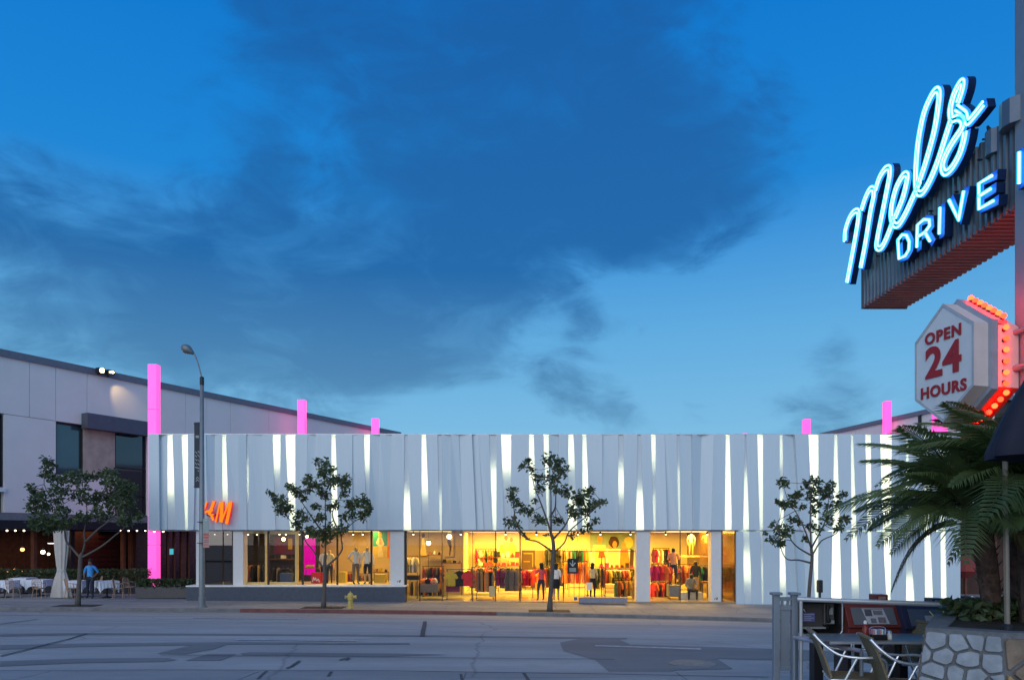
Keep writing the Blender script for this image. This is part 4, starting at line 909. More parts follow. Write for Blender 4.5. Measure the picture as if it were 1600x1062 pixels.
# ------------------------------------------------------------------ inside the shop
g = MB(); g.box(IX0+.16, XX(609, FY), FY+.62, 37, FZ+.001, PLZ-.01); part('display_platform', g, mat('pale_platform', (.55, .45, .28), .5), store)
LC = (1., .56, .055)
def shop_light(px, Y, e, w=2.6, d=1.6, name='ceiling_panel_light', lab=''):
    x = XX(px, Y); t = thing(name, lab, 'light', (x, Y, CZ-.012))
    partl('frame', MB().box(-w/2-.04, w/2+.04, -d/2-.04, d/2+.04, -.02, .01), GREYM, t)
    partl('lit_panel', MB().box(-w/2, w/2, -d/2, d/2, -.028, -.0205), emis('panel_glow', (1, .72, .3), 2.5), t)
    l = bpy.data.lights.new('panel_lamp', 'AREA'); l.shape = 'RECTANGLE'; l.size = w; l.size_y = d; l.energy = e*3.6; l.color = LC
    o = bpy.data.objects.new('panel_lamp', l); COL.objects.link(o); o.location = (x, Y, CZ-.05); return t
for px, Y, e, lb_ in ((772, 39.5, 150, 'ceiling light panel nearest the partition'), (850, 36.2, 90, 'ceiling light panel over the entrance'), (880, 40, 130, 'ceiling light panel before the back wall behind the tree'), (965, 38.5, 150, 'ceiling light panel over the mural'), (1060, 38.5, 150, 'ceiling light panel over the menswear window'), (1085, 35.0, 40, 'ceiling light panel over the seated mannequin')):
    shop_light(px, Y, e, lab=lb_)
for px, Y, e, lb_ in ((560, 35.2, 34, 'ceiling light panel over the two white-topped mannequins'), (672, 35.2, 26, 'ceiling light panel over the first wide window'), (440, 35.2, 7, 'dim ceiling light panel in the left windows')):
    shop_light(px, Y, e, 2., 1.2, lab=lb_)
# spotlights on the soffit line
NTH = 'first second third fourth fifth sixth seventh eighth ninth tenth eleventh twelfth thirteenth fourteenth fifteenth sixteenth seventeenth eighteenth nineteenth'.split()
SPG = emis('spot_lens', (1., .85, .6), 10.)
for i, px in enumerate((336, 356, 388, 402, 437, 447, 468, 552, 567, 646, 720, 790, 838, 903, 938, 985, 1040, 1080, 1105)):
    Y = 33.9+(i % 3)*.25; t = thing('track_spot', 'small black track spotlight under the shop ceiling, %s from the left' % NTH[i], 'light', (XX(px, Y), Y, CZ-.04), 0, 'track spotlights along the shop windows')
    partl('body', MB().tube([(0, 0, -.02), (0, -.03, -.14)], .045, 8), DARKM, t); partl('lens', MB().tube([(0, -.031, -.141), (0, -.034, -.152)], .035, 8), SPG, t); partl('stem', MB().tube([(0, 0, .04), (0, 0, -.02)], .012, 5), DARKM, t)
# pendant bulbs
for px, py, Y, r_, l in ((443, 842, 34.6, .09, 'round pendant bulb in the dark left window'), (669.5, 848, 34.8, .11, 'glowing pendant bulb over the floral display'), (702, 838, 35.2, .12, 'glowing pendant bulb beside the hanging print'), (480, 838, 35.5, .08, 'pendant bulb above the red crate')):
    p = PX(px, py, Y); bulb('pendant_lamp', l, p, r_, emis('pendant_glow', (1, .8, .5), 8.), CZ-p.z)
# added glowing block in place of a pink pillar's reflection in the pane
x = XX(484, 36.2); t = thing('light_pillar', 'added magenta block for a pillar reflection in the left shop window', 'light pillar', (x, 36.2, PLZ)); partl('lit_segment', MB().box(-.25, .25, -.1, .1, .3, 2.1), emis('magenta_glow', (1, .0, .42), .75), t); partl('foot', MB().box(-.28, .28, -.13, .13, -.01, .298), DARKM, t)
# ---- garments
def garment(kind):
    if kind == 'shirt': o = [(.05, -.02), (.10, -.05), (.22, -.10), (.36, -.34), (.29, -.40), (.21, -.25), (.22, -.72), (.08, -.74), (0, -.73)]
    elif kind == 'dress': o = [(.05, -.02), (.10, -.05), (.19, -.09), (.20, -.25), (.15, -.42), (.27, -1.02), (.12, -1.06), (0, -1.04)]
    elif kind == 'coat': o = [(.05, -.02), (.10, -.05), (.22, -.09), (.30, -.62), (.23, -.64), (.20, -.30), (.23, -.98), (.1, -1.0), (0, -.99)]
    else: o = [(.16, -.06), (.18, -.3), (.17, -1.0), (.04, -1.02), (.02, -.4), (0, -.36)]
    g = MB(); full = o+[(-x, z) for x, z in reversed(o) if x > 0]
    n = len(full); r = random.Random(kind)
    dep = [.035+.012*math.sin(i*2.3) for i in range(n)]
    A = [Vector((x, -d, z)) for (x, z), d in zip(full, dep)]; B = [Vector((x, d, z)) for (x, z), d in zip(full, dep)]
    cz = -.35; ca, cb = Vector((0, -.075, cz)), Vector((0, .075, cz))
    for i in range(n):
        j = (i+1) % n; g.poly([A[i], ca, A[j]]); g.poly([B[j], cb, B[i]]); g.quad(A[i], A[j], B[j], B[i])
    hg = MB(); hg.tube([(-.2, 0, -.09), (0, 0, -.01), (.2, 0, -.09)], .008, 5); hg.tube([(0, 0, -.01), (0, 0, .05), (.03, 0, .07), (.03, 0, .04)], .005, 5)
    return g, hg
GM = {k: garment(k) for k in ('shirt', 'dress', 'coat', 'trousers')}; GMESH = {}
def hang(kind, m, p, rz, label, group):
    key = (kind, m.name)
    if key not in GMESH: GMESH[key] = (GM[kind][0].mesh(kind, m), GM[kind][1].mesh('hanger', WOOD))
    t = thing('hanging_'+('garment' if kind != 'trousers' else 'trousers'), label, 'garment', p, rz, group)
    for nm, me in zip(('fabric', 'hanger'), GMESH[key]):
        o = bpy.data.objects.new(nm, me); COL.objects.link(o); o.parent = t
def rack(px0, px1, pbar, Y, label):
    x0, x1 = XX(px0, Y), XX(px1, Y); zb = ZZ(pbar, Y); t = thing('clothes_rack', label, 'clothes rack', ((x0+x1)/2, Y, FZ), 0, 'clothes racks in the shop')
    part('rail', MB().tube([(x0, Y, zb), (x1, Y, zb)], .016, 8), DARKM, t)
    for x in (x0+.02, x1-.02): part('upright', MB().tube([(x, Y, FZ), (x, Y, zb)], .015, 6), DARKM, t); part('foot', MB().box(x-.02, x+.02, Y-.28, Y+.28, FZ, FZ+.03), DARKM, t)
    return zb
C = lambda n, c: cloth(n, c)
RED = C('scarlet', (.62, .03, .04)); ORG = C('orange', (.75, .20, .03)); MAG = C('magenta', (.55, .02, .16)); PLUM = C('plum', (.16, .02, .07)); TAUPE = C('taupe', (.17, .13, .11)); MUST = C('mustard', (.50, .36, .04)); GRN = C('bottle_green', (.01, .12, .07)); RUST = C('rust', (.36, .12, .03)); SALM = C('salmon', (.7, .25, .16)); OLIV = C('olive', (.2, .16, .03))
rr = random.Random(21)
ORD = 'first second third fourth fifth sixth seventh eighth ninth tenth eleventh twelfth'.split()
def fill(px0, px1, pbar, Y, items, rl, glab, face=False, grp=None):
    zb = rack(px0, px1, pbar, Y, rl); n = len(items)
    for i, (k, m) in enumerate(items):
        x = XX(px0+(px1-px0)*(i+.5)/n, Y); hang(k, m, (x, Y, zb-.05), (rr.uniform(-.25, .25) if face else R(90)+rr.uniform(-.55, .55)), '%s %s, %s along the %s' % (m.name[6:].replace('_', ' '), k, ORD[i], ' '.join(rl.replace('black rack', 'rack').split()[:11])), grp or glab)
fill(698, 738, 889, 34.5, [('shirt', MUST), ('shirt', BLK), ('shirt', RED)], 'black rack with a mustard, a black and a scarlet top', 'top facing the street on the rack left of the doorway', True)
fill(744, 772, 889, 34.9, [('trousers', m) for m in (RUST, TAUPE, KHAKI, BLK, ORG, KHAKI, RUST, BLK, TAUPE)], 'black rack of rust and khaki trousers', 'trousers hanging side by side on the rust-coloured rack')
fill(774, 812, 888, 34.5, [('shirt', m) for m in (PLUM, MAG, PLUM, MAROON, PLUM)]+[('coat', TAUPE)]*6, 'black rack of plum tops and long taupe coats', 'garment on the plum and taupe rack')
fill(814, 833, 889, 35.5, [('shirt', m) for m in (MAG, RED, MAG, RED, MAROON, RED)], 'rack of red shirts left of the coral-topped woman', 'red shirt hanging in the rack by the entrance')
fill(880, 918, 876, 36.5, [('dress', m) for m in (ORG, ORG, SALM, ORG, RED, ORG, SALM, ORG)], 'dark square rack of orange dresses', 'orange dress hanging behind the arrow board', grp='orange dresses')
fill(1017.5, 1046, 881, 34.8, [('shirt', m) for m in (MAG, MAG, MAG, RED, RED, ORG, RED)], 'rack of magenta and red tops in the right window', 'bright top hanging in the right window rack')
fill(1018, 1044, 908, 36.0, [('shirt', m) for m in (RED, ORG, BLK, RED, ORG, BLK)], 'low rack of red checks behind the bright tops', 'short garment on the low rack behind the bright tops')
fill(1091, 1111, 883, 36.0, [('shirt', m) for m in (GRN, GRN, BLK, GRN, GRN)], 'rack of bottle-green shirts beside the right column', 'green shirt hanging beside the right column')
fill(634, 653, 868, 35.0, [('shirt', m) for m in (WHC, CREAMC, WHC, CREAMC)], 'rack of white blouses next to the dark mullion', 'white blouse hanging next to the dark mullion')
fill(384, 413, 880, 35.4, [('coat', m) for m in (TAUPE, RUST, BLK, KHAKI, BLK)], 'rack of coats inside the gilt-framed window', 'coat hanging inside the gilt-framed window')
fill(425, 468, 884, 36.0, [('coat', m) for m in (BLK, TAUPE, BLK, DENIM, BLK, TAUPE)], 'rack of dark coats in the second left window', 'dark coat in the second left window')
fill(640, 690, 905, 36.4, [('trousers', m) for m in (BLK, TAUPE, BLK, RUST, BLK, TAUPE, BLK)], 'rack of dark trousers at the tan partition', 'dark trousers hanging at the tan partition')
DK = [BLK, TAUPE, MAROON, RUST, DENIM, PLUM, OLIV, NAVY]; BR = [RED, ORG, MAG, SALM, WHC, MUST, KHAKI, GRN]
r3 = random.Random(77)
for px0, px1, pb, Y, k, nm in ((660, 694, 884, 35.7, 0, 'dark rack behind the floral table'), (736, 772, 886, 37.6, 1, 'second-row rack left of the doorway'), (778, 814, 885, 38.2, 0, 'second-row rack of dark clothes before the bright print'), (742, 790, 884, 39.8, 1, 'third-row rack below the long shelf'),
        (852, 882, 884, 38.6, 0, 'rack behind the two women at the entrance'), (918, 944, 885, 36.8, 1, 'rack behind the cream-topped shopper'), (946, 990, 889, 38.8, 0, 'rack of dark clothes under the mural'), (820, 850, 887, 40.6, 1, 'rack in front of the brown doorway'), (1020, 1048, 879, 39.4, 0, 'rear rack in the menswear window'),
        (1054, 1086, 881, 38.6, 0, 'rack behind the dark blazer'), (960, 993, 905, 35.2, 1, 'low rack beside the left bright column'), (528, 552, 893, 36.0, 0, 'rack left of the hand-on-hip mannequin'), (560, 580, 896, 36.2, 0, 'rack behind the two white-topped mannequins'), (473, 503, 893, 36.5, 0, 'rack behind the red crate'), (742, 776, 857, 41.5, 1, 'upper wall rail left of the pale print'), (852, 884, 856, 41.5, 0, 'upper wall rail right of the doorway'), (886, 918, 857, 41.2, 1, 'upper wall rail left of the mural'), (1020, 1046, 856, 41.3, 1, 'upper wall rail in the menswear window'), (1092, 1111, 860, 41.0, 0, 'upper wall rail by the right column'), (1020, 1060, 896, 40.4, 1, 'lower wall rail in the menswear window')):
    fill(px0, px1, pb, Y, [(r3.choice(('shirt', 'dress', 'coat', 'shirt')), r3.choice(DK if (k == 0 or r3.random() < .35) else BR)) for _ in range(9)], nm, 'garments on the '+nm)
# ---- tables, shelves, boxes
def stackbox(name, label, cat, px0, px1, py0, py1, Y, d, m, bev=.012, parts=None, grp=None):
    x0, x1 = XX(px0, Y), XX(px1, Y); t = thing(name, label, cat, ((x0+x1)/2, Y, ZZ(py1, Y)), 0, grp)
    part('body', MB().box(x0, x1, Y, Y+d, ZZ(py1, Y), ZZ(py0, Y)), m, t, bevel=bev); return t
def shelf(px0, px1, py, Y, label, n, mats, seed, hgt=.22):
    r = random.Random(seed); x0, x1 = XX(px0, Y), XX(px1, Y); z = ZZ(py, Y); t = thing('display_shelf', label, 'shelf', ((x0+x1)/2, Y, z), 0, 'display shelves in the shop')
    part('board', MB().box(x0, x1, Y-.16, Y+.2, z-.03, z), WOOD, t)
    for x in (x0+.03, x1-.03): part('bracket', MB().box(x-.012, x+.012, Y+.1, Y+.14, FZ if True else z-.4, z-.031), DARKM, t)
    for i in range(n):
        cx = x0+(x1-x0)*(i+.5)/n; w = (x1-x0)/n*.36; h = hgt*r.uniform(.5, 1.2); k = r.random(); m = r.choice(mats)
        b = thing('shelf_item', ORD[i]+' item from the left on '+label, 'goods', (cx, Y, z), r.uniform(-.4, .4), 'goods on '+label)
        if k < .4: partl('body', MB().box(-w, w, -.08, .08, 0.001, h*.8), m, b, bevel=.008)
        elif k < .7: partl('body', MB().lathe([(w*.7, .001), (w*.8, h*.5), (w*.35, h*.8), (w*.3, h)], seg=10), m, b, smooth=True)
        else: partl('body', MB().prism([(-w, 0, .001), (w, 0, .001), (w*.7, 0, h*.7), (-w*.7, 0, h*.7)], (0, .1, 0)), m, b); partl('handle', MB().tube(smooth_path([(-w*.5, .05, h*.7), (-w*.3, .05, h), (w*.3, .05, h), (w*.5, .05, h*.7)], 3), .008, 5), DARKM, b)
shelf(668, 690, 866, 36.5, 'the short upper shelf on the tan partition', 3, [RUST, BLK, WHC], 1)
shelf(690, 722, 879, 36.3, 'the dark shelf left of the bright room', 4, [BLK, TAUPE, OLIV], 2)
shelf(744, 812, 870, 41.3, 'the long shelf below the bright print', 9, [WHC, BLK, RUST, RED], 3, .35)
shelf(748, 812, 883, 41.0, 'the lower long shelf below the bright print', 9, [BLK, RUST, RED, WHC], 4, .3)
shelf(936, 992, 886, 40.8, 'the shelf under the mural', 7, [MAG, PLUM, RED, BLK], 5, .3)
shelf(940, 992, 899, 40.0, 'the bag shelf right of the entrance', 6, [WHC, RED, RED, WHC, BLK], 6, .4)
shelf(420, 466, 872, 36.6, 'the shelf in the dark left window', 5, [BLK, OLIV, RUST, WHC], 7, .3)
shelf(476, 522, 886, 35.6, 'the shelf behind the red crate', 6, [RUST, MUST, ORG, BLK], 8, .25)
shelf(583, 607, 893, 35.5, 'the shelf below the teal poster', 3, [KHAKI, MUST, BLK], 9, .25)
shelf(1046, 1064, 893, 37.5, 'the shelf behind the coral-shirted mannequin', 3, [RUST, MAG, BLK], 10, .25)
for i, (a, b, c, d, Y, dd, m, n, l) in enumerate(((634, 654, 899, 905, 34.2, .6, BLK, 'low_table', 'black low table by the first wide pane'), (656, 684, 912, 925, 34.0, .9, TAUPE, 'display_table', 'grey display table of floral tops'), (697, 718, 913, 924, 34.6, .5, PLUM, 'storage_crate', 'dark purple crate under the mustard top'), (764, 774, 916, 932, 34.2, .4, CREAMC, 'gift_box', 'pale yellow box on the floor between racks'),
        (1046, 1064, 914, 932, 34.4, .7, mat('concrete_cube', (.16, .17, .18), .7), 'display_cube', 'grey cube under the coral-shirted mannequin'), (1064, 1098, 925, 936, 34.3, .5, mat('pale_bench', (.5, .46, .36), .6), 'bench', 'pale bench under the seated mannequin'), (905, 980, 933, 942, 32.5, .35, mat('grey_step', (.25, .25, .29), .6), 'step_block', 'low grey step block at the entrance'),
        (897, 902, 932, 937, 32.7, .12, mat('blue_box', (.06, .14, .32), .5), 'floor_box', 'tiny blue box on the entrance floor'), (986, 993, 917, 933, 36.5, .5, CREAMC, 'drawer_unit', 'cream drawer unit beside the left bright column'), (486, 501, 894, 912, 34.3, .4, RED, 'red_crate', 'red crate with white script in the left window'), (585, 602, 897, 912, 34.6, .5, MUST, 'ottoman', 'mustard ottoman below the teal poster'),
        (437, 455, 895, 912, 34.5, .45, C('slate_blue', (.06, .09, .16)), 'upholstered_chair', 'blue-grey tub seat in the second left window'), (1098, 1110, 908, 911, 34.8, .6, WOOD, 'console_table', 'narrow console top beside the right column'), (528, 540, 893, 912, 34.9, .4, MUST, 'storage_cabinet', 'mustard cabinet left of the two mannequins'))):
    t = stackbox(n, l, n.replace('_', ' '), a, b, c, d, Y, dd, m)
    if n == 'console_table':
        for px in (a+.5, b-.5): part('leg', MB().box(XX(px, Y)-.02, XX(px, Y)+.02, Y+.05, Y+dd-.05, FZ, ZZ(d, Y)), DARKM, t)
    if n == 'red_crate':
        g = MB(); s_ = Y-.004
        stroke(g, smooth_path([PX(x, y, s_) for x, y in ((488.5, 908), (490, 901), (491.5, 906), (493, 902), (494.5, 907), (497, 904), (499, 908.5))], 3), .04, (0, .003, 0)); part('script_mark', g, WHC, t)
    if n == 'upholstered_chair':
        part('back_shell', MB().tube(smooth_path([PX(436, 912, Y+.3), PX(435.5, 896, Y+.4), PX(440, 890, Y+.5), PX(452, 890, Y+.5), PX(456.5, 896, Y+.4), PX(456, 912, Y+.3)], 3), .07, 8), BLK, t)
    if n == 'display_table':
        for q in range(9):
            f = thing('folded_top', ORD[q]+' crumpled floral top from the left on the grey display table', 'garment', (XX(a+2+q*3, Y), Y+.2+(q % 3)*.2, ZZ(c, Y)), rr.uniform(0, 3), 'floral tops on the grey display table'); 
            partl('fabric', MB().ball((0, 0, .1), .14, sc=(1, .8, .9), seg=7, rings=4), (ORG, SALM, WHC, BLK, RED)[q % 5], f)
            for v in f.children[0].data.vertices: v.co += Vector((rr.uniform(-.03, .03), rr.uniform(-.03, .03), rr.uniform(-.02, .05)))
g = MB()  # steps / drawers with dark lines right of the door
for i, py in enumerate((915, 921, 927)): stackbox('wooden_step', ('top', 'middle', 'bottom')[i]+' pale step of the display right of the entrance', 'step', 945, 984, py-2.6, py+2.6, 38.0+.002*i, .5, CREAMC)
# doorway to a deeper room on the back wall
dwy = thing('doorway', 'brown framed doorway in the yellow back wall', 'doorway', (XX(832, 41.9), 41.9, FZ)); Y = 41.9
part('opening', MB().box(XX(815, Y), XX(836, Y), Y, Y+.09, FZ, ZZ(859, Y)), mat('brown_recess', (.10, .055, .03), .7), dwy); part('door_panel', MB().box(XX(836, Y), XX(850, Y), Y-.05, Y+.09, FZ, ZZ(859, Y)), mat('tan_door', (.34, .20, .07), .6), dwy)
for a, b, c, d in ((818, 833, 863, 865), (831.5, 833, 865, 885), (818, 828, 876, 877.5)): part('trim', MB().box(XX(a, Y), XX(b, Y), Y-.02, Y-.001, ZZ(d, Y), ZZ(c, Y)), KHAKI, dwy)
# ---- posters and prints
def poster(px0, px1, py0, py1, Y, label, bg, shapes, frame=None):
    t = thing('poster', label, 'poster', PX((px0+px1)/2, py1, Y)); part('sheet', MB().box(XX(px0, Y), XX(px1, Y), Y, Y+.02, ZZ(py1, Y), ZZ(py0, Y)), bg, t)
    for i, (m, pts) in enumerate(shapes):
        y = Y-.004*(i+1); q = [PX(px0+(px1-px0)*u, py0+(py1-py0)*v, y) for u, v in pts]; part('print', MB().poly(q[::-1]), m, t)
    return t
def blob(cx, cy, rx, ry, n=14, sd=0):
    r = random.Random(sd); return [(cx+rx*math.cos(2*math.pi*i/n)*r.uniform(.88, 1.1), cy+ry*math.sin(2*math.pi*i/n)*r.uniform(.88, 1.1)) for i in range(n)]
TEAL = mat('print_teal', (.02, .30, .22), .6); SAND = mat('print_sand', (.75, .52, .12), .6); PSK = mat('print_skin', (.62, .30, .08), .6); PBL = mat('print_pale', (.85, .68, .28), .6); PHR = mat('print_dark', (.05, .02, .015), .6); PGR = mat('print_grey_green', (.22, .34, .24), .6); PRD = mat('print_red', (.6, .06, .03), .6); PWH = mat('print_white', (.8, .76, .62), .6)
poster(583, 605, 828.5, 871, 35.2, 'teal and sand poster of a swimsuited figure beside the left column', TEAL, [(SAND, [(0, .58), (1, .55), (1, 1), (0, 1)]), (PSK, blob(.5, .12, .13, .14, sd=1)), (PBL, [(.38, .25), (.62, .25), (.8, .5), (.62, .62), (.75, .98), (.3, .98), (.4, .6), (.2, .45)]), (PSK, [(.45, .2), (.55, .2), (.6, .5), (.42, .52)])])
poster(605.6, 608.4, 828.5, 872, 35.2, 'thin orange strip print beside the teal poster', ORG, [])
poster(776, 811, 831, 867, 41.85, 'pale print of two figures on the bright back wall', PWH, [(SAND, [(.15, .55), (.5, .45), (.85, .55), (.95, 1), (.05, 1)]), (PSK, blob(.42, .25, .07, .12, sd=2)), (PBL, [(.3, .4), (.52, .38), (.6, .7), (.28, .72)]), (PSK, blob(.66, .33, .07, .1, sd=3)), (SAND, [(.55, .45), (.78, .45), (.85, .8), (.55, .8)])])
poster(922, 992, 831, 887, 41.85, 'large mural of a group of people in summer clothes', PGR, [(PWH, [(0, .55), (.3, .45), (1, .5), (1, 1), (0, 1)]), (PBL, [(.08, .35), (.34, .35), (.4, .7), (.02, .7)]), (PSK, blob(.22, .2, .06, .13, sd=4)), (SAND, [(.12, .45), (.33, .42), (.36, .95), (.1, .95)]), (PSK, blob(.46, .4, .05, .1, sd=8)),
    (PHR, blob(.53, .27, .12, .17, sd=5)), (PSK, blob(.55, .34, .05, .1, sd=6)), (PBL, [(.4, .48), (.62, .46), (.66, .98), (.4, .98)]), (PRD, [(.2, .55), (.3, .53), (.34, .7), (.18, .72)]), (SAND, blob(.86, .28, .1, .17, sd=7)), (ORG, [(.68, .48), (.84, .46), (.9, .98), (.66, .98)]), (PSK, blob(.75, .36, .05, .09, sd=9)), (PHR, [(.9, .45), (.98, .5), (.97, .95), (.88, .95)])])
poster(655, 668, 832, 868, 36.9, 'hanging print of a standing figure on the tan partition', TAN, [(PHR, blob(.5, .12, .2, .1, sd=3)), (PBL, [(.35, .22), (.6, .2), (.7, .5), (.85, .98), (.1, .98), (.3, .5)]), (SAND, [(.3, .5), (.6, .5), (.9, .97), (.05, .97)])])
poster(696, 709, 829, 869, 36.9, 'hanging print of a long-legged figure on the tan partition', TAN, [(PWH, [(.45, .05), (.8, .05), (.9, .35), (.55, .4)]), (PHR, [(.25, .3), (.6, .35), (.75, .6), (.55, .98), (.45, .97), (.5, .65), (.2, .42)])])
poster(427, 460, 838, 866, 36.9, 'dim purple and gold print in the dark left window', mat('print_purple', (.10, .02, .08), .6), [(MUST, [(.7, .1), (.9, .1), (.9, .7), (.7, .7)]), (PLUM, [(.1, .1), (.5, .1), (.5, .9), (.1, .9)])])
# black arrow board hanging in the entrance
Y = 33.6; ab = thing('arrow_board', 'black hanging board with a white down arrow by the entrance', 'sign', PX(895, 895, Y)); part('board', MB().box(XX(886.5, Y), XX(903, Y), Y, Y+.03, ZZ(895.5, Y), ZZ(872, Y)), BLACK, ab)
AG = mat('arrow_grey', (.45, .5, .48), .6); y = Y-.003
for pts in ([(894.2, 874.5), (895.4, 874.5), (895.4, 883), (894.2, 883)], [(890, 879), (891.2, 878.2), (895, 883), (894.6, 885)], [(899.5, 879), (898.3, 878.2), (894.7, 883), (895, 885)]): part('arrow', MB().poly([PX(a, b, y) for a, b in pts]), AG, ab); y -= .001
for i in range(4): part('text_line', MB().box(XX(889.5, Y), XX(900, Y), Y-.003, Y-.001, ZZ(892.6-i*1.6, Y), ZZ(891.7-i*1.6, Y)), AG, ab)
for px in (888, 902): part('cord', MB().tube([PX(px, 872, Y+.015), (XX(px, Y), Y+.015, CZ-.04)], .006, 4), DARKM, ab)
# slim dark frames at the doors
fr = thing('door_frame', 'slim dark metal door frames standing open at the entrance', 'door frame', (XX(910, 33.5), 33.5, FZ)); g = MB(); Y = 33.45
for a, b, c in ((880, 860, 940), (940, 868, 938), (945.5, 868, 938)): part('post', MB().tube([PX(a, c, Y), PX(a, b, Y)], .02, 6), DARKM, fr)
part('rail', MB().tube([PX(880, 861, Y), PX(992, 861, Y)], .02, 6), DARKM, fr)
for px in (889, 897, 905, 914): part('bar', MB().tube([PX(px, 861, Y+.3), PX(px, 932, Y+.3)], .013, 6), DARKM, fr)
part('rail', MB().tube([PX(889, 917, Y+.3), PX(914, 917, Y+.3)], .013, 6), DARKM, fr)
part('glass_leaf', MB().box(XX(941, Y), XX(945, Y), Y-.005, Y+.005, ZZ(936, Y), ZZ(870, Y)), GL, fr)
# ---- mannequins and shoppers
def fig_at(px, Y, pf, H, rz, label, cat, pose, c, **k):
    x = XX(px, Y); return figure('person' if cat == 'person' else 'mannequin', label, cat, (x, Y, ZZ(pf, Y) if pf else FZ), rz, H, pose, c, **k)
MG = 'mannequins in the shop windows'
fig_at(556, 33.95, 912.5, 1.83, R(35), 'slim mannequin in white top and long tan skirt, hand on hip', 'mannequin', dict(elR=(-.19, .06, .68), wrR=(-.11, -.0, .57), elL=(.13, .03, .64), wrL=(.14, .02, .5)), cols(WHC, TAUPE, MANQ), face=False, group=MG)
fig_at(574, 34.1, 912.5, 1.83, R(-5), 'mannequin in white jacket and black shorts', 'mannequin', dict(elR=(-.16, .0, .65), wrR=(-.17, -.04, .51), elL=(.16, .0, .65), wrL=(.17, -.03, .5)), cols(WHC, BLK, MANQ, arm=WHC, shin=MANQ), face=False, group=MG)
fig_at(507, 34.8, 912.5, 1.75, R(10), 'mannequin in white behind the tree, left of a pair', 'mannequin', {}, cols(WHC, BLK, MANQ), face=False, group=MG)
fig_at(515, 34.6, 912.5, 1.72, R(-10), 'mannequin in cream behind the tree, right of a pair', 'mannequin', {}, cols(CREAMC, DENIM, MANQ), face=False, group=MG)
fig_at(1052, 34.75, 914, 1.88, R(0), 'dark mannequin in coral-pink shirt and navy trousers standing on the grey cube', 'mannequin', dict(elR=(-.14, .0, .64), elL=(.14, .0, .64)), cols(PEACH, DENIM, MANB), face=False, group=MG)
fig_at(1087, 35.4, None, 1.86, R(-12), 'dark mannequin in open dark blazer behind the bench', 'mannequin', {}, cols(BLK, KHAKI, MANB, arm=BLK), face=False, group=MG)
fig_at(1080, 39.5, 868, 1.35, R(0), 'small mannequin in white shirt and khaki trousers high on the back wall', 'mannequin', dict(elR=(-.15, .0, .65), elL=(.15, .0, .65)), cols(WHC, KHAKI, MANQ), face=False, group=MG)
stackbox('wall_plinth', 'pale wall shelf carrying the small mannequin', 'shelf', 1066, 1094, 868, 870, 39.2, .7, CREAMC)
SEAT = dict(pelvis=(0, .06, .27), waist=(0, .05, .34), chest=(0, .03, .45), neck0=(0, .01, .54), neck=(0, -.01, .585), head0=(0, -.03, .625), head1=(0, -.03, .685), shL=(.095, .01, .535), shR=(-.095, .01, .535), elL=(.14, -.02, .385), elR=(-.14, -.02, .385), wrL=(.05, -.14, .31), wrR=(-.05, -.14, .31),
            hipL=(.055, .05, .265), hipR=(-.055, .05, .265), knL=(.10, -.19, .27), knR=(-.10, -.19, .27), anL=(.10, -.17, .045), anR=(-.10, -.17, .045), toL=(.115, -.26, .018), toR=(-.115, -.26, .018))
fig_at(1080, 34.45, 938, 1.85, R(0), 'seated dark mannequin in grey jacket and black trousers, hands clasped', 'mannequin', SEAT, cols(GREYC, BLK, MANB, arm=GREYC, skirtless=BLK), face=False, group=MG)
fig_at(846, 33.75, 937.5, 1.74, R(200), 'woman in coral top and dark jeans raising a hand at the entrance', 'person', dict(elL=(.15, -.06, .70), wrL=(.12, -.12, .83), elR=(-.13, .0, .64), knL=(.085, -.03, .28), anL=(.12, .06, .045), toL=(.13, -.03, .018)), cols(PINKC, DENIM, SKIND, arm=PINKC, long=BLK), hair=HAIR)
fig_at(869, 33.7, 937.5, 1.72, R(165), 'woman in white top and black skirt at the entrance', 'person', dict(elL=(.13, -.07, .66), wrL=(.10, -.15, .64)), cols(WHC, SKIN, SKIN, skirt=BLK, long=BLK), hair=HAIR)
fig_at(926, 34.3, 934, 1.66, R(150), 'shopper in cream top and black trousers holding a white bag', 'person', dict(elR=(-.13, -.04, .64), wrR=(-.10, -.10, .56), elL=(.13, -.04, .64), wrL=(.10, -.10, .58)), cols(CREAMC, BLK, SKIN, long=BLK), hair=HAIR)
b = thing('shopping_bag', 'white shopping bag held by the cream-topped shopper', 'bag', PX(921, 921, 34.0)); partl('body', MB().prism([(-.12, 0, 0), (.12, 0, 0), (.14, 0, .34), (-.14, 0, .34)], (0, .1, 0)), WHC, b); partl('handle', MB().tube(smooth_path([(-.07, .05, .34), (-.05, .05, .48), (.05, .05, .48), (.07, .05, .34)], 3), .008, 5), DARKM, b)
# ------------------------------------------------------------------ diner sign (face looks left, runs towards the street)
SX = 4.96                                     # plane of the sign face
def sf(px, py, x=SX): Y = x*F/(px-800); return Vector((x, Y, EZ+(840-py)*Y/F))
sy0 = sf(1583, 330).y; sy1 = sf(1348, 481).y; sz0 = sf(1348, 481).z; sz1 = sz0+.93
ds = thing('diner_sign', 'corrugated overhead diner sign box with blue neon script and letters', 'sign', (SX+.3, sy0, sz0))
COR = mat('corrugated_blue_grey', (.13, .16, .20), .4, .5, var=.12, scale=3); CORR = mat('corrugated_red_brown', (.62, .16, .10), .5, .0, var=.15, scale=3)  # underside red-brown partly stands in for the red light of the bulbs
g = MB(); per = .096; n = int((sy1-6.0)/per); prof = []
for i in range(n+1):
    y = sy1-i*per; prof += [(y, 0), (y-per*.38, 0), (y-per*.5, .032), (y-per*.88, .032)]
prof = [p for p in prof if p[0] > 6.02]
for (a, da), (b, db) in zip(prof, prof[1:]): g.quad((SX+da, a, sz0), (SX+db, b, sz0), (SX+db, b, sz1), (SX+da, a, sz1))
part('corrugated_face', g, COR, ds)
g = MB()
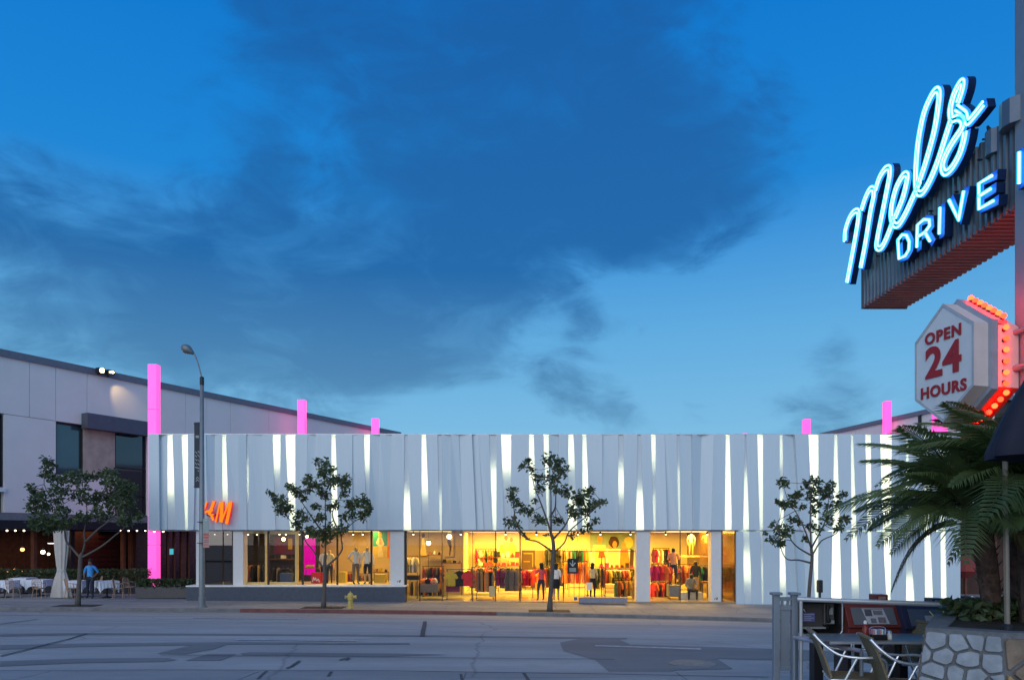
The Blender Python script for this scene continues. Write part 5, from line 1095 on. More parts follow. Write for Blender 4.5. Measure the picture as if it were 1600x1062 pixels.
for (a, da), (b, db) in zip(prof, prof[1:]): g.quad((SX+.001, a, sz0+da), (SX+.62, a, sz0+da), (SX+.62, b, sz0+db), (SX+.001, b, sz0+db))
part('corrugated_underside', g, CORR, ds)
part('box_core', MB().box(SX+.04, SX+.6, 6.02, sy1-.01, sz0+.04, sz1-.01), DARKM, ds)
part('end_trim', MB().box(SX-.012, SX+.63, sy1, sy1+.02, sz0-.012, sz1), COR, ds)
# round tubular crown behind the face
for i, (px, py, r_) in enumerate(((1549, 205, .10), (1583, 160, .16))):
    p = sf(px, py); part('crown_tube', MB().tube([(p.x+.05, p.y, p.z-.25), (p.x+.05, p.y, p.z)], r_, 12), COR, ds)
NC = emis('neon_core', (.45, .95, 1.), 8.)
NGm = bpy.data.materials.new('neon_glass'); NGm.use_nodes = True; nt = NGm.node_tree; nt.nodes.clear()
e = nt.nodes.new('ShaderNodeEmission'); t_ = nt.nodes.new('ShaderNodeBsdfTransparent'); x_ = nt.nodes.new('ShaderNodeMixShader'); o_ = nt.nodes.new('ShaderNodeOutputMaterial')
e.inputs[0].default_value = (.0, .62, 1, 1); e.inputs[1].default_value = 1.5; x_.inputs[0].default_value = .7
nt.links.new(t_.outputs[0], x_.inputs[1]); nt.links.new(e.outputs[0], x_.inputs[2]); nt.links.new(x_.outputs[0], o_.inputs[0])
CH = mat('channel_navy', (.01, .03, .10), .35, .2, var=.1); CHF = mat('channel_face_blue', (.02, .16, .85), .45, var=.1)  # neon glow put into the blue of the faces, beside navy sides
LX = SX-.12                                    # script floats in front of the face
def za(x, y): return sf(1310+x/4.617, 230+y/4.617, LX)
def zb_(x, y): return sf(1400+x/4.615, 100+y/4.615, LX)
script = [[za(*p) for p in ((60, 665), (64, 600), (92, 515), (125, 468), (156, 462), (158, 520), (128, 700), (78, 965))],
          [za(*p) for p in ((185, 440), (208, 370), (238, 310), (264, 300), (270, 350), (246, 470), (212, 680), (178, 858))],
          [za(*p) for p in ((285, 300), (312, 220), (350, 160), (382, 150), (386, 200), (368, 300), (332, 480), (300, 640), (292, 715), (318, 728), (352, 680), (400, 560), (412, 510))],
          [za(*p) for p in ((430, 495), (480, 370), (510, 250), (512, 200), (482, 205), (435, 290), (405, 400), (396, 490), (412, 550), (448, 560), (500, 480), (560, 350), (600, 260))],
          [zb_(*p) for p in ((185, 850), (235, 700), (295, 480), (325, 290), (328, 205), (303, 190), (262, 250), (215, 370), (178, 560), (162, 740), (160, 850), (172, 925), (210, 925), (262, 840), (320, 700), (375, 530), (410, 420))],
          [zb_(*p) for p in ((415, 385), (412, 320), (440, 215), (480, 140), (500, 135), (494, 190), (470, 265))],
          [zb_(*p) for p in ((430, 400), (470, 388), (500, 415), (490, 470), (430, 560), (380, 650), (352, 735), (372, 785), (420, 750), (475, 655), (505, 560), (515, 505))],
          [zb_(*p) for p in ((460, 320), (495, 345), (520, 370), (535, 420), (585, 370), (640, 300))]]
letters = 'first downstroke,second downstroke,third stroke,letter e,letter l,upper loop of the s,lower loop of the s,flag of the s'.split(',')
for pts in script:
    sm = smooth_path(pts, 5); g = MB(); stroke(g, sm, .10, (.085, 0, 0), 0, 1); part('script_channel', g, [CHF, CH], ds)
    L_, R_ = stroke(MB(), [p+Vector((-.03, 0, 0)) for p in sm], .052, (1, 0, 0))
    for side in (L_, R_): part('neon_tube', MB().tube(side, .0105, 6), NC, ds); part('neon_glass', MB().tube(side, .019, 8), NGm, ds)
def zd(x, y): return sf(1390+x/5.31, 230+y/5.31, SX-.10)
for nm, strokes in (('D', [[(88, 770), (98, 925), (150, 900), (180, 850), (184, 785), (160, 730), (125, 725), (88, 770)]]), ('R', [[(246, 830), (252, 645), (305, 600), (350, 603), (354, 650), (315, 705), (262, 738)], [(318, 712), (355, 778)]]), ('I', [[(440, 500), (434, 720)]]), ('V', [[(516, 440), (595, 605), (638, 362)]]),
                    ('E', [[(872, 238), (764, 302), (766, 512), (884, 446)], [(768, 405), (862, 346)]]), ('I', [[(1102, 40), (1100, 300)]])):
    g = MB(); P = [[zd(*q) for q in s] for s in strokes]
    for i, s in enumerate(P): stroke(g, [p+Vector((.002*i, 0, 0)) for p in s], .10, (.09, 0, 0), 0, 1)
    part('letter_channel', g, [CHF, CH], ds)
    for s in P:
        q = [p+Vector((-.03, 0, 0)) for p in s]; part('neon_tube', MB().tube(q, .0125, 6), NC, ds); part('neon_glass', MB().tube(q, .022, 8), NGm, ds)
for a, b in (((590, 450), (640, 545)), ((590, 450), (560, 545)), ((555, 545), (640, 545))): part('strut', MB().tube([zb_(*a)+Vector((.1, 0, 0)), zb_(*b)+Vector((.17, 0, 0))], .012, 5), DARKM, ds)
for px, py in ((1360, 400), (1400, 370), (1440, 330), (1480, 300), (1515, 250)): p = sf(px, py, LX); part('standoff', MB().tube([(LX+.08, p.y, p.z), (SX+.05, p.y, p.z)], .012, 5), DARKM, ds)
pl = thing('sign_pole', 'tall smooth lilac-grey steel sign post at the right edge', 'post', (SX+.25, 6.9, 0)); POLE = mat('lilac_grey_steel', (.24, .265, .31), .45, .2, var=.06)
part('post', MB().box(SX-.02, SX+.5, 6.55, sf(1584.5, 300, SX-.02).y, 0, 10.5), POLE, pl, bevel=.02); part('base_plate', MB().box(SX-.15, SX+.63, 6.4, 7.42, .0, .03), POLE, pl)
# ------------------------------------------------------------------ hexagonal hours sign
hd_ = Vector((-.268, .963, 0)); hn = Vector((.963, .268, 0)); hO = Vector((4.395, 7.0, 0))      # right edge of the face, direction along the face (away), normal away from the viewer side
hs = thing('hours_sign', 'hexagonal white opening-hours sign with red letters and red bulbs', 'sign', hO+hd_*.352+hn*.2+Vector((0, 0, EZ+1.15)))
def hx(t, z, w=0., s=1.): c = .352; return hO+hd_*(c+(t-c)*s)+hn*w+Vector((0, 0, EZ+1.743+(z-1.743)*s))
HEX = [(0, 1.45), (0, 2.055), (.352, 2.336), (.704, 2.03), (.704, 1.43), (.352, 1.15)]
HWH = mat('sign_face_white', (.62, .64, .66), .4, var=.05); HRD = mat('sign_letter_red', (.34, .015, .02), .45, var=.06); HPK = mat('sign_side_white', (.62, .55, .54), .45, var=.06)  # cabinet sides: white tinted pink for the bulbs' red light
g = MB(); g.prism([hx(t, z) for t, z in HEX], hn*.17, 0, 1); part('front_cabinet', g, [HWH, HPK], hs)
g = MB()
for i in range(6):
    a, b = HEX[i], HEX[(i+1) % 6]; g.prism([hx(*a, -.006, 1.0), hx(*b, -.006, 1.0), hx(*b, -.006, .94), hx(*a, -.006, .94)], hn*.005)
part('face_rim', g, mat('rim_grey', (.40, .43, .47), .4), hs)
g = MB(); g.prism([hx(t, z, .171, 1.1) for t, z in HEX], hn*.08); part('flange', g, mat('flange_grey', (.30, .33, .40), .45), hs)
g = MB(); g.prism([hx(t, z, .252, .98) for t, z in HEX], hn*.3); part('rear_cabinet', g, HPK, hs)
Mh = Matrix(((-hd_.x, 0, -hn.x, 0), (-hd_.y, 0, -hn.y, 0), (0, 1, 0, 0), (0, 0, 0, 1)))
def htext(body, t, z, size, off, sx=1., extra=1.):
    p = hx(t, z, -.008); return text_part('lettering', body, size, HRD, hs, Matrix.Translation(p) @ Mh @ Matrix.Diagonal((sx, 1, 1, 1)), .002, off, 0, extra)
htext('OPEN', .352, 2.02, .155, .006, 1.0, 1.15); htext('24', .352, 1.76, .42, .014, 1.0, 1.05); htext('HOURS', .352, 1.475, .155, .006, 1.0, 1.12)
RB = emis('red_bulb', (1., .012, .004), 22.); RBH = emis('red_bulb_hot', (1., .016, .004), 30.)
def bulbs(a, b, n, w, s):
    for i in range(n):
        f = (i+.5)/n; p = hx(a[0]+(b[0]-a[0])*f, a[1]+(b[1]-a[1])*f, w, s); c = hx(.352, 1.743, w); d = (p-c).normalized()
        bb = MB(); bb.ball(p+d*.03, .027, seg=10, rings=6); part('red_bulb', bb, RBH if i % 2 else RB, hs, smooth=True); part('bulb_socket', MB().tube([p-d*.01, p+d*.012], .02, 8), DARKM, hs)
bulbs(HEX[0], HEX[1], 6, .36, 1.0); bulbs(HEX[1], HEX[2], 8, .32, 1.10); bulbs(HEX[5], HEX[0], 6, .40, 1.0)
g = MB(); a, b = HEX[1], HEX[2]; g.prism([hx(*a, .26, 1.02), hx(*b, .26, 1.02), hx(*b, .26, 1.09), hx(*a, .26, 1.09)], hn*.12); part('bulb_channel', g, mat('flange_grey', (.3, .33, .4)), hs)
g = MB(); g.prism([hx(*HEX[5], .255, .985), hx(*HEX[0], .255, .985), hx(*HEX[0], .255, 1.0), hx(*HEX[5], .255, 1.0)], hn*.29); part('bulb_channel', g, mat('red_channel', (.30, .05, .03), .5), hs)
for z, r_ in ((1.95, .028), (1.60, .035)):
    a = hx(.25, z, .4); part('bracket_arm', MB().tube([a, Vector((SX, 7.05, EZ+z+.06))], r_, 8), GREYM, hs)
# ------------------------------------------------------------------ terrace fence and hand rail
FNC = mat('blue_grey_fence', (.20, .24, .29), .45, .2, var=.08)
Yf = 8.0; fx0, fx1 = XX(1212.5, Yf), XX(1241, Yf); ft = ZZ(929, Yf)
fe = thing('terrace_fence', 'short blue-grey metal fence panel with two capped posts', 'fence', ((fx0+fx1)/2, Yf, 0))
for x in (fx0, fx1):
    part('post', MB().box(x-.033, x+.033, Yf-.033, Yf+.033, 0, ft), FNC, fe, bevel=.006); part('post_cap', MB().box(x-.055, x+.055, Yf-.055, Yf+.055, ft+.001, ft+.03), FNC, fe, bevel=.008); part('post_foot', MB().box(x-.08, x+.08, Yf-.08, Yf+.08, 0, .015), FNC, fe)
for py in (935, 949, 1044): z = ZZ(py, Yf); part('rail', MB().box(fx0+.034, fx1-.034, Yf-.018, Yf+.018, z-.02, z+.02), FNC, fe)
part('infill_panel', MB().box(fx0+.05, fx1-.05, Yf-.006, Yf+.006, ZZ(1040, Yf), ZZ(951, Yf)), FNC, fe)
for px in (1222, 1231): part('baluster', MB().box(XX(px, Yf)-.012, XX(px, Yf)+.012, Yf-.012, Yf+.012, ZZ(949, Yf)+.02, ZZ(935, Yf)-.02), FNC, fe)
RAILM = mat('pale_grey_rail', (.45, .48, .50), .35, .4)
rt = thing('rack_rail', 'long pale grey top rail in front of the news boxes', 'rail', (XX(1390, 7.6), 7.6, 0))
A = PX(1246, 935.5, 7.9); B = PX(1545, 946.5, 7.25); part('top_rail', MB().tube([A, B], .026, 10), RAILM, rt)
for f in (.02, .98): p = A+(B-A)*f; part('rail_post', MB().tube([p, (p.x, p.y, 0)], .02, 8), RAILM, rt)
hr = thing('hand_rail', 'slanting lilac-grey hand rail beside the chairs', 'rail', PX(1300, 1062, 7.2)); A = PX(1241, 995, 7.9); B = PX(1346, 1016.5, 6.95)
part('rail', MB().tube([A, B], .021, 10), mat('lilac_rail', (.36, .36, .44), .4, .3), hr)
for p in (A, B): part('rail_post', MB().tube([p-Vector((0, 0, .01)), (p.x, p.y, 0)], .018, 8), FNC, hr)
# ------------------------------------------------------------------ pay phone and news boxes
Yn = 8.05
ph = thing('pay_phone', 'pay telephone in a black rounded hood', 'pay phone', (XX(1283, Yn), Yn, 0)); x0, x1, z0, z1 = XX(1250, Yn), XX(1316, Yn), ZZ(991, Yn), ZZ(937, Yn)
def rrect(x0, x1, z0, z1, r, y, n=5):
    out = []
    for cx, cz, a0 in ((x1-r, z0+r, -90), (x1-r, z1-r, 0), (x0+r, z1-r, 90), (x0+r, z0+r, 180)):
        for i in range(n+1): a = R(a0+90*i/n); out.append(Vector((cx+r*math.cos(a), y, cz+r*math.sin(a))))
    return out
o1, o2 = rrect(x0, x1, z0, z1, .06, Yn), rrect(x0+.02, x1-.02, z0+.02, z1-.02, .05, Yn); g = MB(); k = len(o1)
for i in range(k):
    j = (i+1) % k; D = Vector((0, .28, 0)); g.quad(o1[i], o1[j], o2[j], o2[i]); g.quad(o2[i], o2[j], o2[j]+D, o2[i]+D); g.quad(o1[j], o1[i], o1[i]+D, o1[j]+D)
g.poly([p+Vector((0, .28, 0)) for p in o1]); part('hood', g, mat('hood_black', (.018, .02, .022), .3), ph)
part('hood_edge', MB().tube([p+Vector((0, -.004, 0)) for p in o1]+[o1[0]+Vector((0, -.004, 0))], .008, 6), RAILM, ph)
PB = mat('phone_body', (.10, .10, .105), .4, .3); pz = lambda py: ZZ(py, Yn)
part('faceplate', MB().box(XX(1255, Yn), XX(1294, Yn), Yn+.14, Yn+.2, pz(982), pz(944)), mat('brown_plate', (.06, .055, .055), .4), ph); part('instruction_card', MB().box(XX(1262, Yn), XX(1281, Yn), Yn+.133, Yn+.139, pz(972.5), pz(959)), mat('card_blue', (.12, .14, .36), .5), ph)
for i in range(4): part('card_print', MB().box(XX(1263.5, Yn), XX(1279.5 if i % 2 else 1275, Yn), Yn+.128, Yn+.132, pz(970.6-i*3), pz(969.4-i*3)), mat('card_print', (.38, .42, .62), .5), ph)
part('ledge', MB().box(XX(1256, Yn), XX(1294, Yn), Yn+.06, Yn+.139, pz(982.5), pz(980.5)), RAILM, ph); part('phone_body', MB().box(XX(1293.5, Yn), XX(1310, Yn), Yn+.1, Yn+.2, pz(977), pz(943)), PB, ph, bevel=.01)
hs_ = part('handset', MB().tube(smooth_path([PX(1294.5, 946, Yn+.06), PX(1293.5, 952, Yn+.05), PX(1293.5, 964, Yn+.05), PX(1295, 971, Yn+.06)], 3), [.026, .026, .022, .016, .015, .015, .016, .022, .026, .026], 8), BLACK, ph, smooth=True)
part('keypad', MB().box(XX(1299, Yn), XX(1307, Yn), Yn+.09, Yn+.099, pz(961), pz(950)), RAILM, ph); part('coin_slot', MB().box(XX(1298, Yn), XX(1309, Yn), Yn+.085, Yn+.099, pz(975), pz(970)), RAILM, ph)
part('sticker', MB().poly([PX(1255, 952, Yn+.13), PX(1259, 956.5, Yn+.13), PX(1256, 950, Yn+.13)]), WHITEP, ph)
part('pedestal', MB().box(XX(1276, Yn), XX(1290, Yn), Yn+.06, Yn+.2, 0, z0-.001), DARKM, ph)
def newsbox(name, label, px0, px1, pt, pb, m, win, paper, head, Y):
    t = thing(name, label, 'news box', (XX((px0+px1)/2, Y), Y+.2, 0)); x0, x1, z0, z1 = XX(px0, Y), XX(px1, Y), ZZ(pb, Y), ZZ(pt, Y)
    zc_ = z0+(z1-z0)*.32           # leaning front: lower cabinet proud, window face tilted back
    g = MB(); prof = [(Y-.0, z0), (Y-.0, zc_), (Y-.03, zc_+.02), (Y+.10, z1-.03), (Y+.12, z1), (Y+.45, z1), (Y+.45, z0)]
    g.prism([Vector((x0, y, z)) for y, z in prof], (x1-x0, 0, 0)); part('cabinet', g, m, t, bevel=.008)
    a = Vector((0, -.03, zc_+.02)); b = Vector((0, .10, z1-.03))
    def fp(u, v, o=0.): q = a+(b-a)*v; return Vector((x0+(x1-x0)*u, Y+q.y-.012-o, q.z))
    part('window', MB().prism([fp(.1, .12), fp(.9, .12), fp(.9, .88), fp(.1, .88)], (0, .008, 0)), win, t)
    if paper:
        part('newspaper', MB().prism([fp(.36, .16, .004), fp(.76, .16, .004), fp(.70, .84, .004), fp(.30, .84, .004)], (0, .002, 0)), mat('newsprint', (.50, .50, .52), .7, var=.1), t)
        for u, v, w, h, c in ((.34, .50, .13, .28, (.10, .09, .11)), (.50, .55, .17, .2, (.2, .18, .2)), (.42, .2, .1, .2, (.16, .15, .18)), (.56, .2, .14, .25, (.22, .16, .17)), (.33, .79, .36, .025, (.12, .11, .12))):
            part('print_block', MB().prism([fp(u, v, .008), fp(u+w, v, .008), fp(u+w, v+h, .008), fp(u, v+h, .008)], (0, .002, 0)), mat('ink%d' % int(c[0]*100), c, .7, var=.3, scale=40), t)
    else:
        for u in (.48, .62):
            part('price_mark', MB().tube([fp(u, .2, .01), fp(u+.05, .5, .01), fp(u-.02 if u < .5 else u+.08, .8, .01)], .006, 5), mat('yellow_mark', (.75, .68, .2), .5), t)
        part('label_card', MB().prism([fp(.74, .5, .004), fp(.86, .5, .004), fp(.86, .64, .004), fp(.74, .64, .004)], (0, .002, 0)), mat('ochre_card', (.35, .26, .06), .6), t); part('poster_card', MB().prism([fp(.36, .1, .003), fp(.58, .1, .003), fp(.58, .6, .003), fp(.36, .6, .003)], (0, .002, 0)), mat('pale_card', (.36, .36, .40), .6), t)
    part('pull_handle', MB().box(x0+(x1-x0)*.3, x0+(x1-x0)*.7, Y-.06, Y-.035, zc_-.03, zc_), GREYM, t)
    hx0, hx1 = XX(head[0], Y), XX(head[1], Y); part('coin_head', MB().box(hx0, hx1, Y+.14, Y+.3, z1+.001, ZZ(head[2], Y)), m, t, bevel=.008); part('coin_plate', MB().box(hx0+.03, hx1-.03, Y+.132, Y+.139, z1+.025, ZZ(head[2], Y)-.02), mat('coin_plate', (.36, .22, .19), .4), t)
    for x in (x0+.04, x1-.04): part('leg', MB().box(x-.02, x+.02, Y+.05, Y+.4, 0, z0-.001), DARKM, t)
NW = mat('smoky_window', (.16, .17, .19), .12, spec=.8)
newsbox('news_box', 'red coin-operated news box with a newspaper in the window', 1325, 1409, 941, 1001, mat('box_red', (.17, .035, .03), .4, var=.12), NW, True, (1378, 1398, 930), 8.0)
newsbox('news_box', 'dark blue coin-operated news box with yellow marks', 1414, 1506, 944, 1003, mat('box_blue', (.03, .034, .07), .4, var=.12), mat('blue_window', (.10, .12, .16), .12, spec=.8), False, (1468, 1488, 936), 7.9)
bo = thing('parking_meter', 'dark slim meter post on the far pavement by the sparse tree', 'meter', (XX(1281, 27.2), 27.2, zs(12.9, 27.6))); x = XX(1281, 27.2)
part('post', MB().tube([(x, 27.2, zs(12.9, 27.6)), (x, 27.2, ZZ(925, 27.2))], .045, 8), DARKM, bo); part('head', MB().box(x-.09, x+.08, 27.1, 27.3, ZZ(925, 27.2), ZZ(905.5, 27.2)), BLACK, bo, bevel=.03)
# ------------------------------------------------------------------ table, chairs, condiments
TT = mat('table_top', (.20, .19, .18), .35, .2); Yt = 7.35; tz = .76
tb = thing('patio_table', 'long dark patio table carrying the condiments', 'table', (XX(1390, Yt), Yt, 0)); tx0, tx1 = XX(1278, Yt), XX(1450, Yt)
part('table_top', MB().box(tx0, tx1, Yt-.28, Yt+.3, tz-.03, tz), TT, tb, bevel=.008); part('table_edge', MB().box(tx0-.006, tx1+.006, Yt-.286, Yt-.2805, tz-.028, tz-.004), RAILM, tb)
for x in (tx0+.4, tx1-.3): part('pedestal', MB().tube([(x, Yt, 0), (x, Yt, tz-.031)], .035, 8), BLACK, tb); part('foot', MB().box(x-.25, x+.25, Yt-.03, Yt+.03, 0, .03), BLACK, tb)
k = thing('ketchup_bottle', 'red ketchup bottle on the patio table', 'bottle', (XX(1352, 7.2), 7.2, tz)); partl('bottle', MB().lathe([(.03, .0), (.032, .01), (.032, .09), (.02, .13), (.013, .15)], seg=12), mat('ketchup_red', (.22, .025, .02), .2), k, smooth=True); partl('cap', MB().lathe([(.016, .151), (.016, .175), (.006, .185)], seg=10), WHITEP, k)
k = thing('condiment_caddy', 'wire caddy of sachets on the patio table', 'caddy', (XX(1371, 7.2), 7.2, tz)); partl('tray', MB().box(-.075, .075, -.05, .05, 0.001, .05), BLACK, k, bevel=.008)
for i in range(6): partl('sachet', MB().box(-.06+i*.021, -.045+i*.021, -.035, .035, .051, .10), [mat('sachet_pink', (.6, .3, .36), .6), WHITEP, mat('sachet_blue', (.2, .32, .5), .6)][i % 3], k)
partl('wire_handle', MB().tube(smooth_path([(-.075, 0, .04), (-.075, 0, .11), (0, 0, .125), (.075, 0, .11), (.075, 0, .04)], 3), .004, 5), CHROME, k)
k = thing('salt_shaker', 'white salt shaker on the patio table', 'shaker', (XX(1390, 7.2), 7.2, tz)); partl('glass_body', MB().lathe([(.022, .001), (.024, .01), (.019, .06)], seg=10), WHITEP, k); partl('lid', MB().lathe([(.02, .061), (.02, .075), (.01, .085)], seg=10), CHROME, k)
WICK = mat('tan_wicker', (.19, .145, .08), .7, var=.25, scale=45, bump=.3)
def armchair(x, y, rz, label):
    t = thing('patio_chair', label, 'chair', (x, y, 0), rz, 'aluminium armchairs on the terrace')      # faces +X locally
    partl('seat', MB().box(-.2, .24, -.22, .22, .425, .45), WICK, t, bevel=.01)
    g = MB(); n = 8; P = []
    for i in range(n+1): f = i/n; P.append((-.2-.10*f-.05*f*f, .45+.40*f))
    for (a, za_), (b, zb2) in zip(P, P[1:]): g.quad((a, -.2, za_), (a, .2, za_), (b, .2, zb2), (b, -.2, zb2)); g.quad((a-.018, .2, za_), (a-.018, -.2, za_), (b-.018, -.2, zb2), (b-.018, .2, zb2))
    for s in (-.2, .2): 
        for (a, za_), (b, zb2) in zip(P, P[1:]): g.quad((a, s, za_), (b, s, zb2), (b-.018, s, zb2), (a-.018, s, za_))
    partl('backrest', g, WICK, t); partl('back_top_roll', MB().tube([(-.357, -.2, .855), (-.357, .2, .855)], .02, 8), WICK, t)
    for s in (-1, 1):
        y_ = s*.235
        partl('arm_tube', MB().tube(smooth_path([(-.37, y_*.9, .86), (-.29, y_, .77), (-.16, y_*1.08, .68), (.0, y_*1.1, .655), (.16, y_*1.1, .66), (.24, y_*1.05, .62), (.25, y_, .52)], 4), .0135, 8), CHROME, t, smooth=True)
        partl('front_leg', MB().tube([(.25, y_, .53), (.22, y_, .44), (.27, y_*1.05, 0)], .0125, 8), CHROME, t); partl('rear_leg', MB().tube([(.0, y_*1.1, .655), (-.1, y_, .44), (-.32, y_*1.05, 0)], .0125, 8), CHROME, t)
        partl('seat_rail', MB().tube([(-.22, y_, .437), (.25, y_, .437)], .011, 8), CHROME, t)
    partl('cross_bar', MB().tube([(-.2, -.23, .41), (-.2, .23, .41)], .01, 6), CHROME, t)
armchair(3.22, 6.98, R(-14), 'tan wicker armchair nearest the blue-grey fence'); armchair(3.56, 6.62, R(-11), 'tan wicker armchair beside the stone wall'); armchair(4.0, 7.85, R(190), 'armchair on the far side of the patio table')
# ------------------------------------------------------------------ stone planter wall
MORT = mat('grey_mortar', (.13, .14, .15), .9, var=.2, scale=20, bump=.4)
pw = thing('stone_planter', 'battered rubble-stone planter wall in the lower right corner', 'planter', (4.4, 6.2, 0))
top = [Vector((3.36, 5.98, 1.0)), Vector((3.76, 5.64, 1.0)), Vector((6.2, 5.2, 1.0)), Vector((6.2, 7.45, 1.0)), Vector((4.05, 7.05, 1.0))]
cen = Vector((4.8, 6.3, 0)); bot = [Vector((p.x+(p.x-cen.x)*.13, p.y+(p.y-cen.y)*.2, 0)) for p in top]; bot[0] = Vector((3.17, 5.9, 0)); bot[1] = Vector((3.72, 5.46, 0))
g = MB()
for i in range(5): j = (i+1) % 5; g.quad(bot[i], bot[j], top[j], top[i])
g.poly(top); part('mortar_core', g, MORT, pw)
g = MB()
for i in range(5):
    j = (i+1) % 5; a, b = top[i], top[j]; c1 = a+(cen+Vector((0, 0, 1))-a).normalized()*.2; c2 = b+(cen+Vector((0, 0, 1))-b).normalized()*.2; g.prism([a, b, c2, c1], (0, 0, .025))
part('coping', g, MORT, pw)
SBL = mat('blue_grey_stone', (.26, .29, .32), .8, var=.22, scale=9, bump=.4); SOR = mat('ochre_stone', (.36, .22, .10), .8, var=.25, scale=9, bump=.4); SBR = mat('umber_stone', (.20, .15, .11), .8, var=.25, scale=9, bump=.4)  # ochre: warm lamp light put into the right face's stone colour
def stones(A, B, C, D, pts, ms, seed):        # A,B bottom; D,C top; stones as irregular polygons in uv
    r = random.Random(seed); N_ = (B-A).cross(D-A).normalized()
    if N_.y > 0: N_ = -N_
    def uv(u, v): return (A*(1-u)+B*u)*(1-v)+(D*(1-u)+C*u)*v
    for poly in pts:
        g = MB(); P = [uv(u, v) for u, v in poly]; cc = sum(P, Vector())/len(P); o = r.uniform(.018, .035); T_ = [cc+(p-cc)*.92+N_*o for p in P]; k = len(P); mid = cc+N_*(o+.008)
        for i in range(k): j = (i+1) % k; g.quad(P[i]-N_*.01, P[j]-N_*.01, T_[j], T_[i]); g.poly([T_[i], T_[j], mid])
        part('stone', g, r.choice(ms), pw)
def cells(nu, nv, seed):
    r = random.Random(seed); S_ = []
    for j in range(nv):
        for i in range(int(math.ceil(nu))): S_.append(((i+.5*(j % 2)+.25+r.uniform(-.38, .38))/nu, (j+.5+r.uniform(-.38, .38))/nv))
    asp = 1.0; out = []
    for k, (sx, sy) in enumerate(S_):
        poly = [(0, 0), (1, 0), (1, 1), (0, 1)]
        for q, (ox, oy) in enumerate(S_):
            if q == k: continue
            mx, my = (sx+ox)/2, (sy+oy)/2; nx, ny = (ox-sx)*nu*nu, (oy-sy)*nv*nv; res = []
            for e in range(len(poly)):
                A_, B_ = poly[e], poly[(e+1) % len(poly)]; da = (A_[0]-mx)*nx+(A_[1]-my)*ny; db = (B_[0]-mx)*nx+(B_[1]-my)*ny
                if da <= 0: res.append(A_)
                if da*db < 0: t = da/(da-db); res.append((A_[0]+(B_[0]-A_[0])*t, A_[1]+(B_[1]-A_[1])*t))
            poly = res
            if len(poly) < 3: break
        if len(poly) >= 3:
            cx = sum(a for a, _ in poly)/len(poly); cy = sum(b for _, b in poly)/len(poly); rough = []
            for e in range(len(poly)):
                A_, B_ = poly[e], poly[(e+1) % len(poly)]
                for f in (.12, .5, .88): rough.append((A_[0]+(B_[0]-A_[0])*f+r.uniform(-.02, .02)/nu, A_[1]+(B_[1]-A_[1])*f+r.uniform(-.02, .02)/nv))
            out.append([(cx+(a-cx)*.9, cy+(b-cy)*.9) for a, b in rough])
    return out
stones(bot[0], bot[1], top[1], top[0], cells(4, 8, 4), [SBL], 1); stones(bot[1], bot[2], top[2], top[1], cells(13, 5, 6), [SOR, SOR, SBR], 2); stones(bot[4], bot[0], top[0], top[4], cells(4, 5, 9), [SBL, SBR], 3)
wl = bpy.data.lights.new('terrace_lamp', 'SPOT'); bpy.data.lights.remove(wl)
# soil, flowers and shrub in the planter
g = MB(); g.poly([p+Vector((0, 0, .008)) for p in [top[i]+(cen+Vector((0, 0, 1))-top[i]).normalized()*.16 for i in range(5)]]); part('soil', g, mat('planter_soil', (.03, .022, .016), .9, var=.4, scale=15, bump=.5), pw)
sh = thing('planter_shrub', 'dark leafy shrub with yellow-green heads behind the stone wall', 'shrub', (4.35, 6.75, 1.0)); hedge(4.05, 4.75, 6.5, 7.0, 1.0, 1.17, 700, 7, [LEAF, LEAFO], sh, .05)
for i, px in enumerate((1513, 1536, 1548, 1527)): p = PX(px, 966+i % 2*2, 6.85); part('flower_head', MB().ball(p, .05, seg=9, rings=6, sc=(1.2, 1, .75)), mat('chartreuse_flower', (.30, .30, .04), .7, var=.3, scale=30), sh)
# ------------------------------------------------------------------ palm
PF = leafmat('palm_green', (.05, .085, .028), (.12, .165, .055)); PF2 = leafmat('palm_dry', (.05, .05, .02), (.12, .10, .04))
PT = mat('palm_trunk', (.11, .065, .05), .9, var=.4, scale=14, bump=.6)
def frond_mesh(seed, L, droop):
    r = random.Random(seed); g = MB(); n = 30; P = []
    for i in range(n+1): f = i/n; P.append(Vector((L*(f-.10*f*f), 0, L*(.34*f-droop*f*f))))
    g.tube(P, [.013*(1-.85*i/n) for i in range(n+1)], 5, 1)
    for i in range(4, n+1):
        f = i/n; t = (P[min(i+1, n)]-P[i-1]).normalized(); ll = L*(.32*math.sin(math.pi*min(1, f*.82+.16))**.7)
        for s in (-1, 1):
            for q in range(2):
                b0 = P[i]-t*L/n*.5*q; d = (t*.75+Vector((0, s*.85, .22-.1*f))).normalized(); l = ll*r.uniform(.82, 1.08); w = .011
                m_ = b0+d*l*.5+Vector((0, 0, .015)); e_ = b0+d*l+Vector((0, 0, -l*r.uniform(.18, .42))); u = t*w
                g.quad(b0-u*.5, b0+u*.5, m_+u, m_-u); g.poly([m_-u, m_+u, e_])
    return g
FM = [frond_mesh(i, 1.12+.1*(i % 3), (.42, .62, .85, .5)[i % 4]).mesh('frond', [PF, mat('frond_stem', (.06, .08, .03), .5)]) for i in range(6)]; FMD = frond_mesh(9, .9, 1.0).mesh('dry_frond', [PF2, PT])
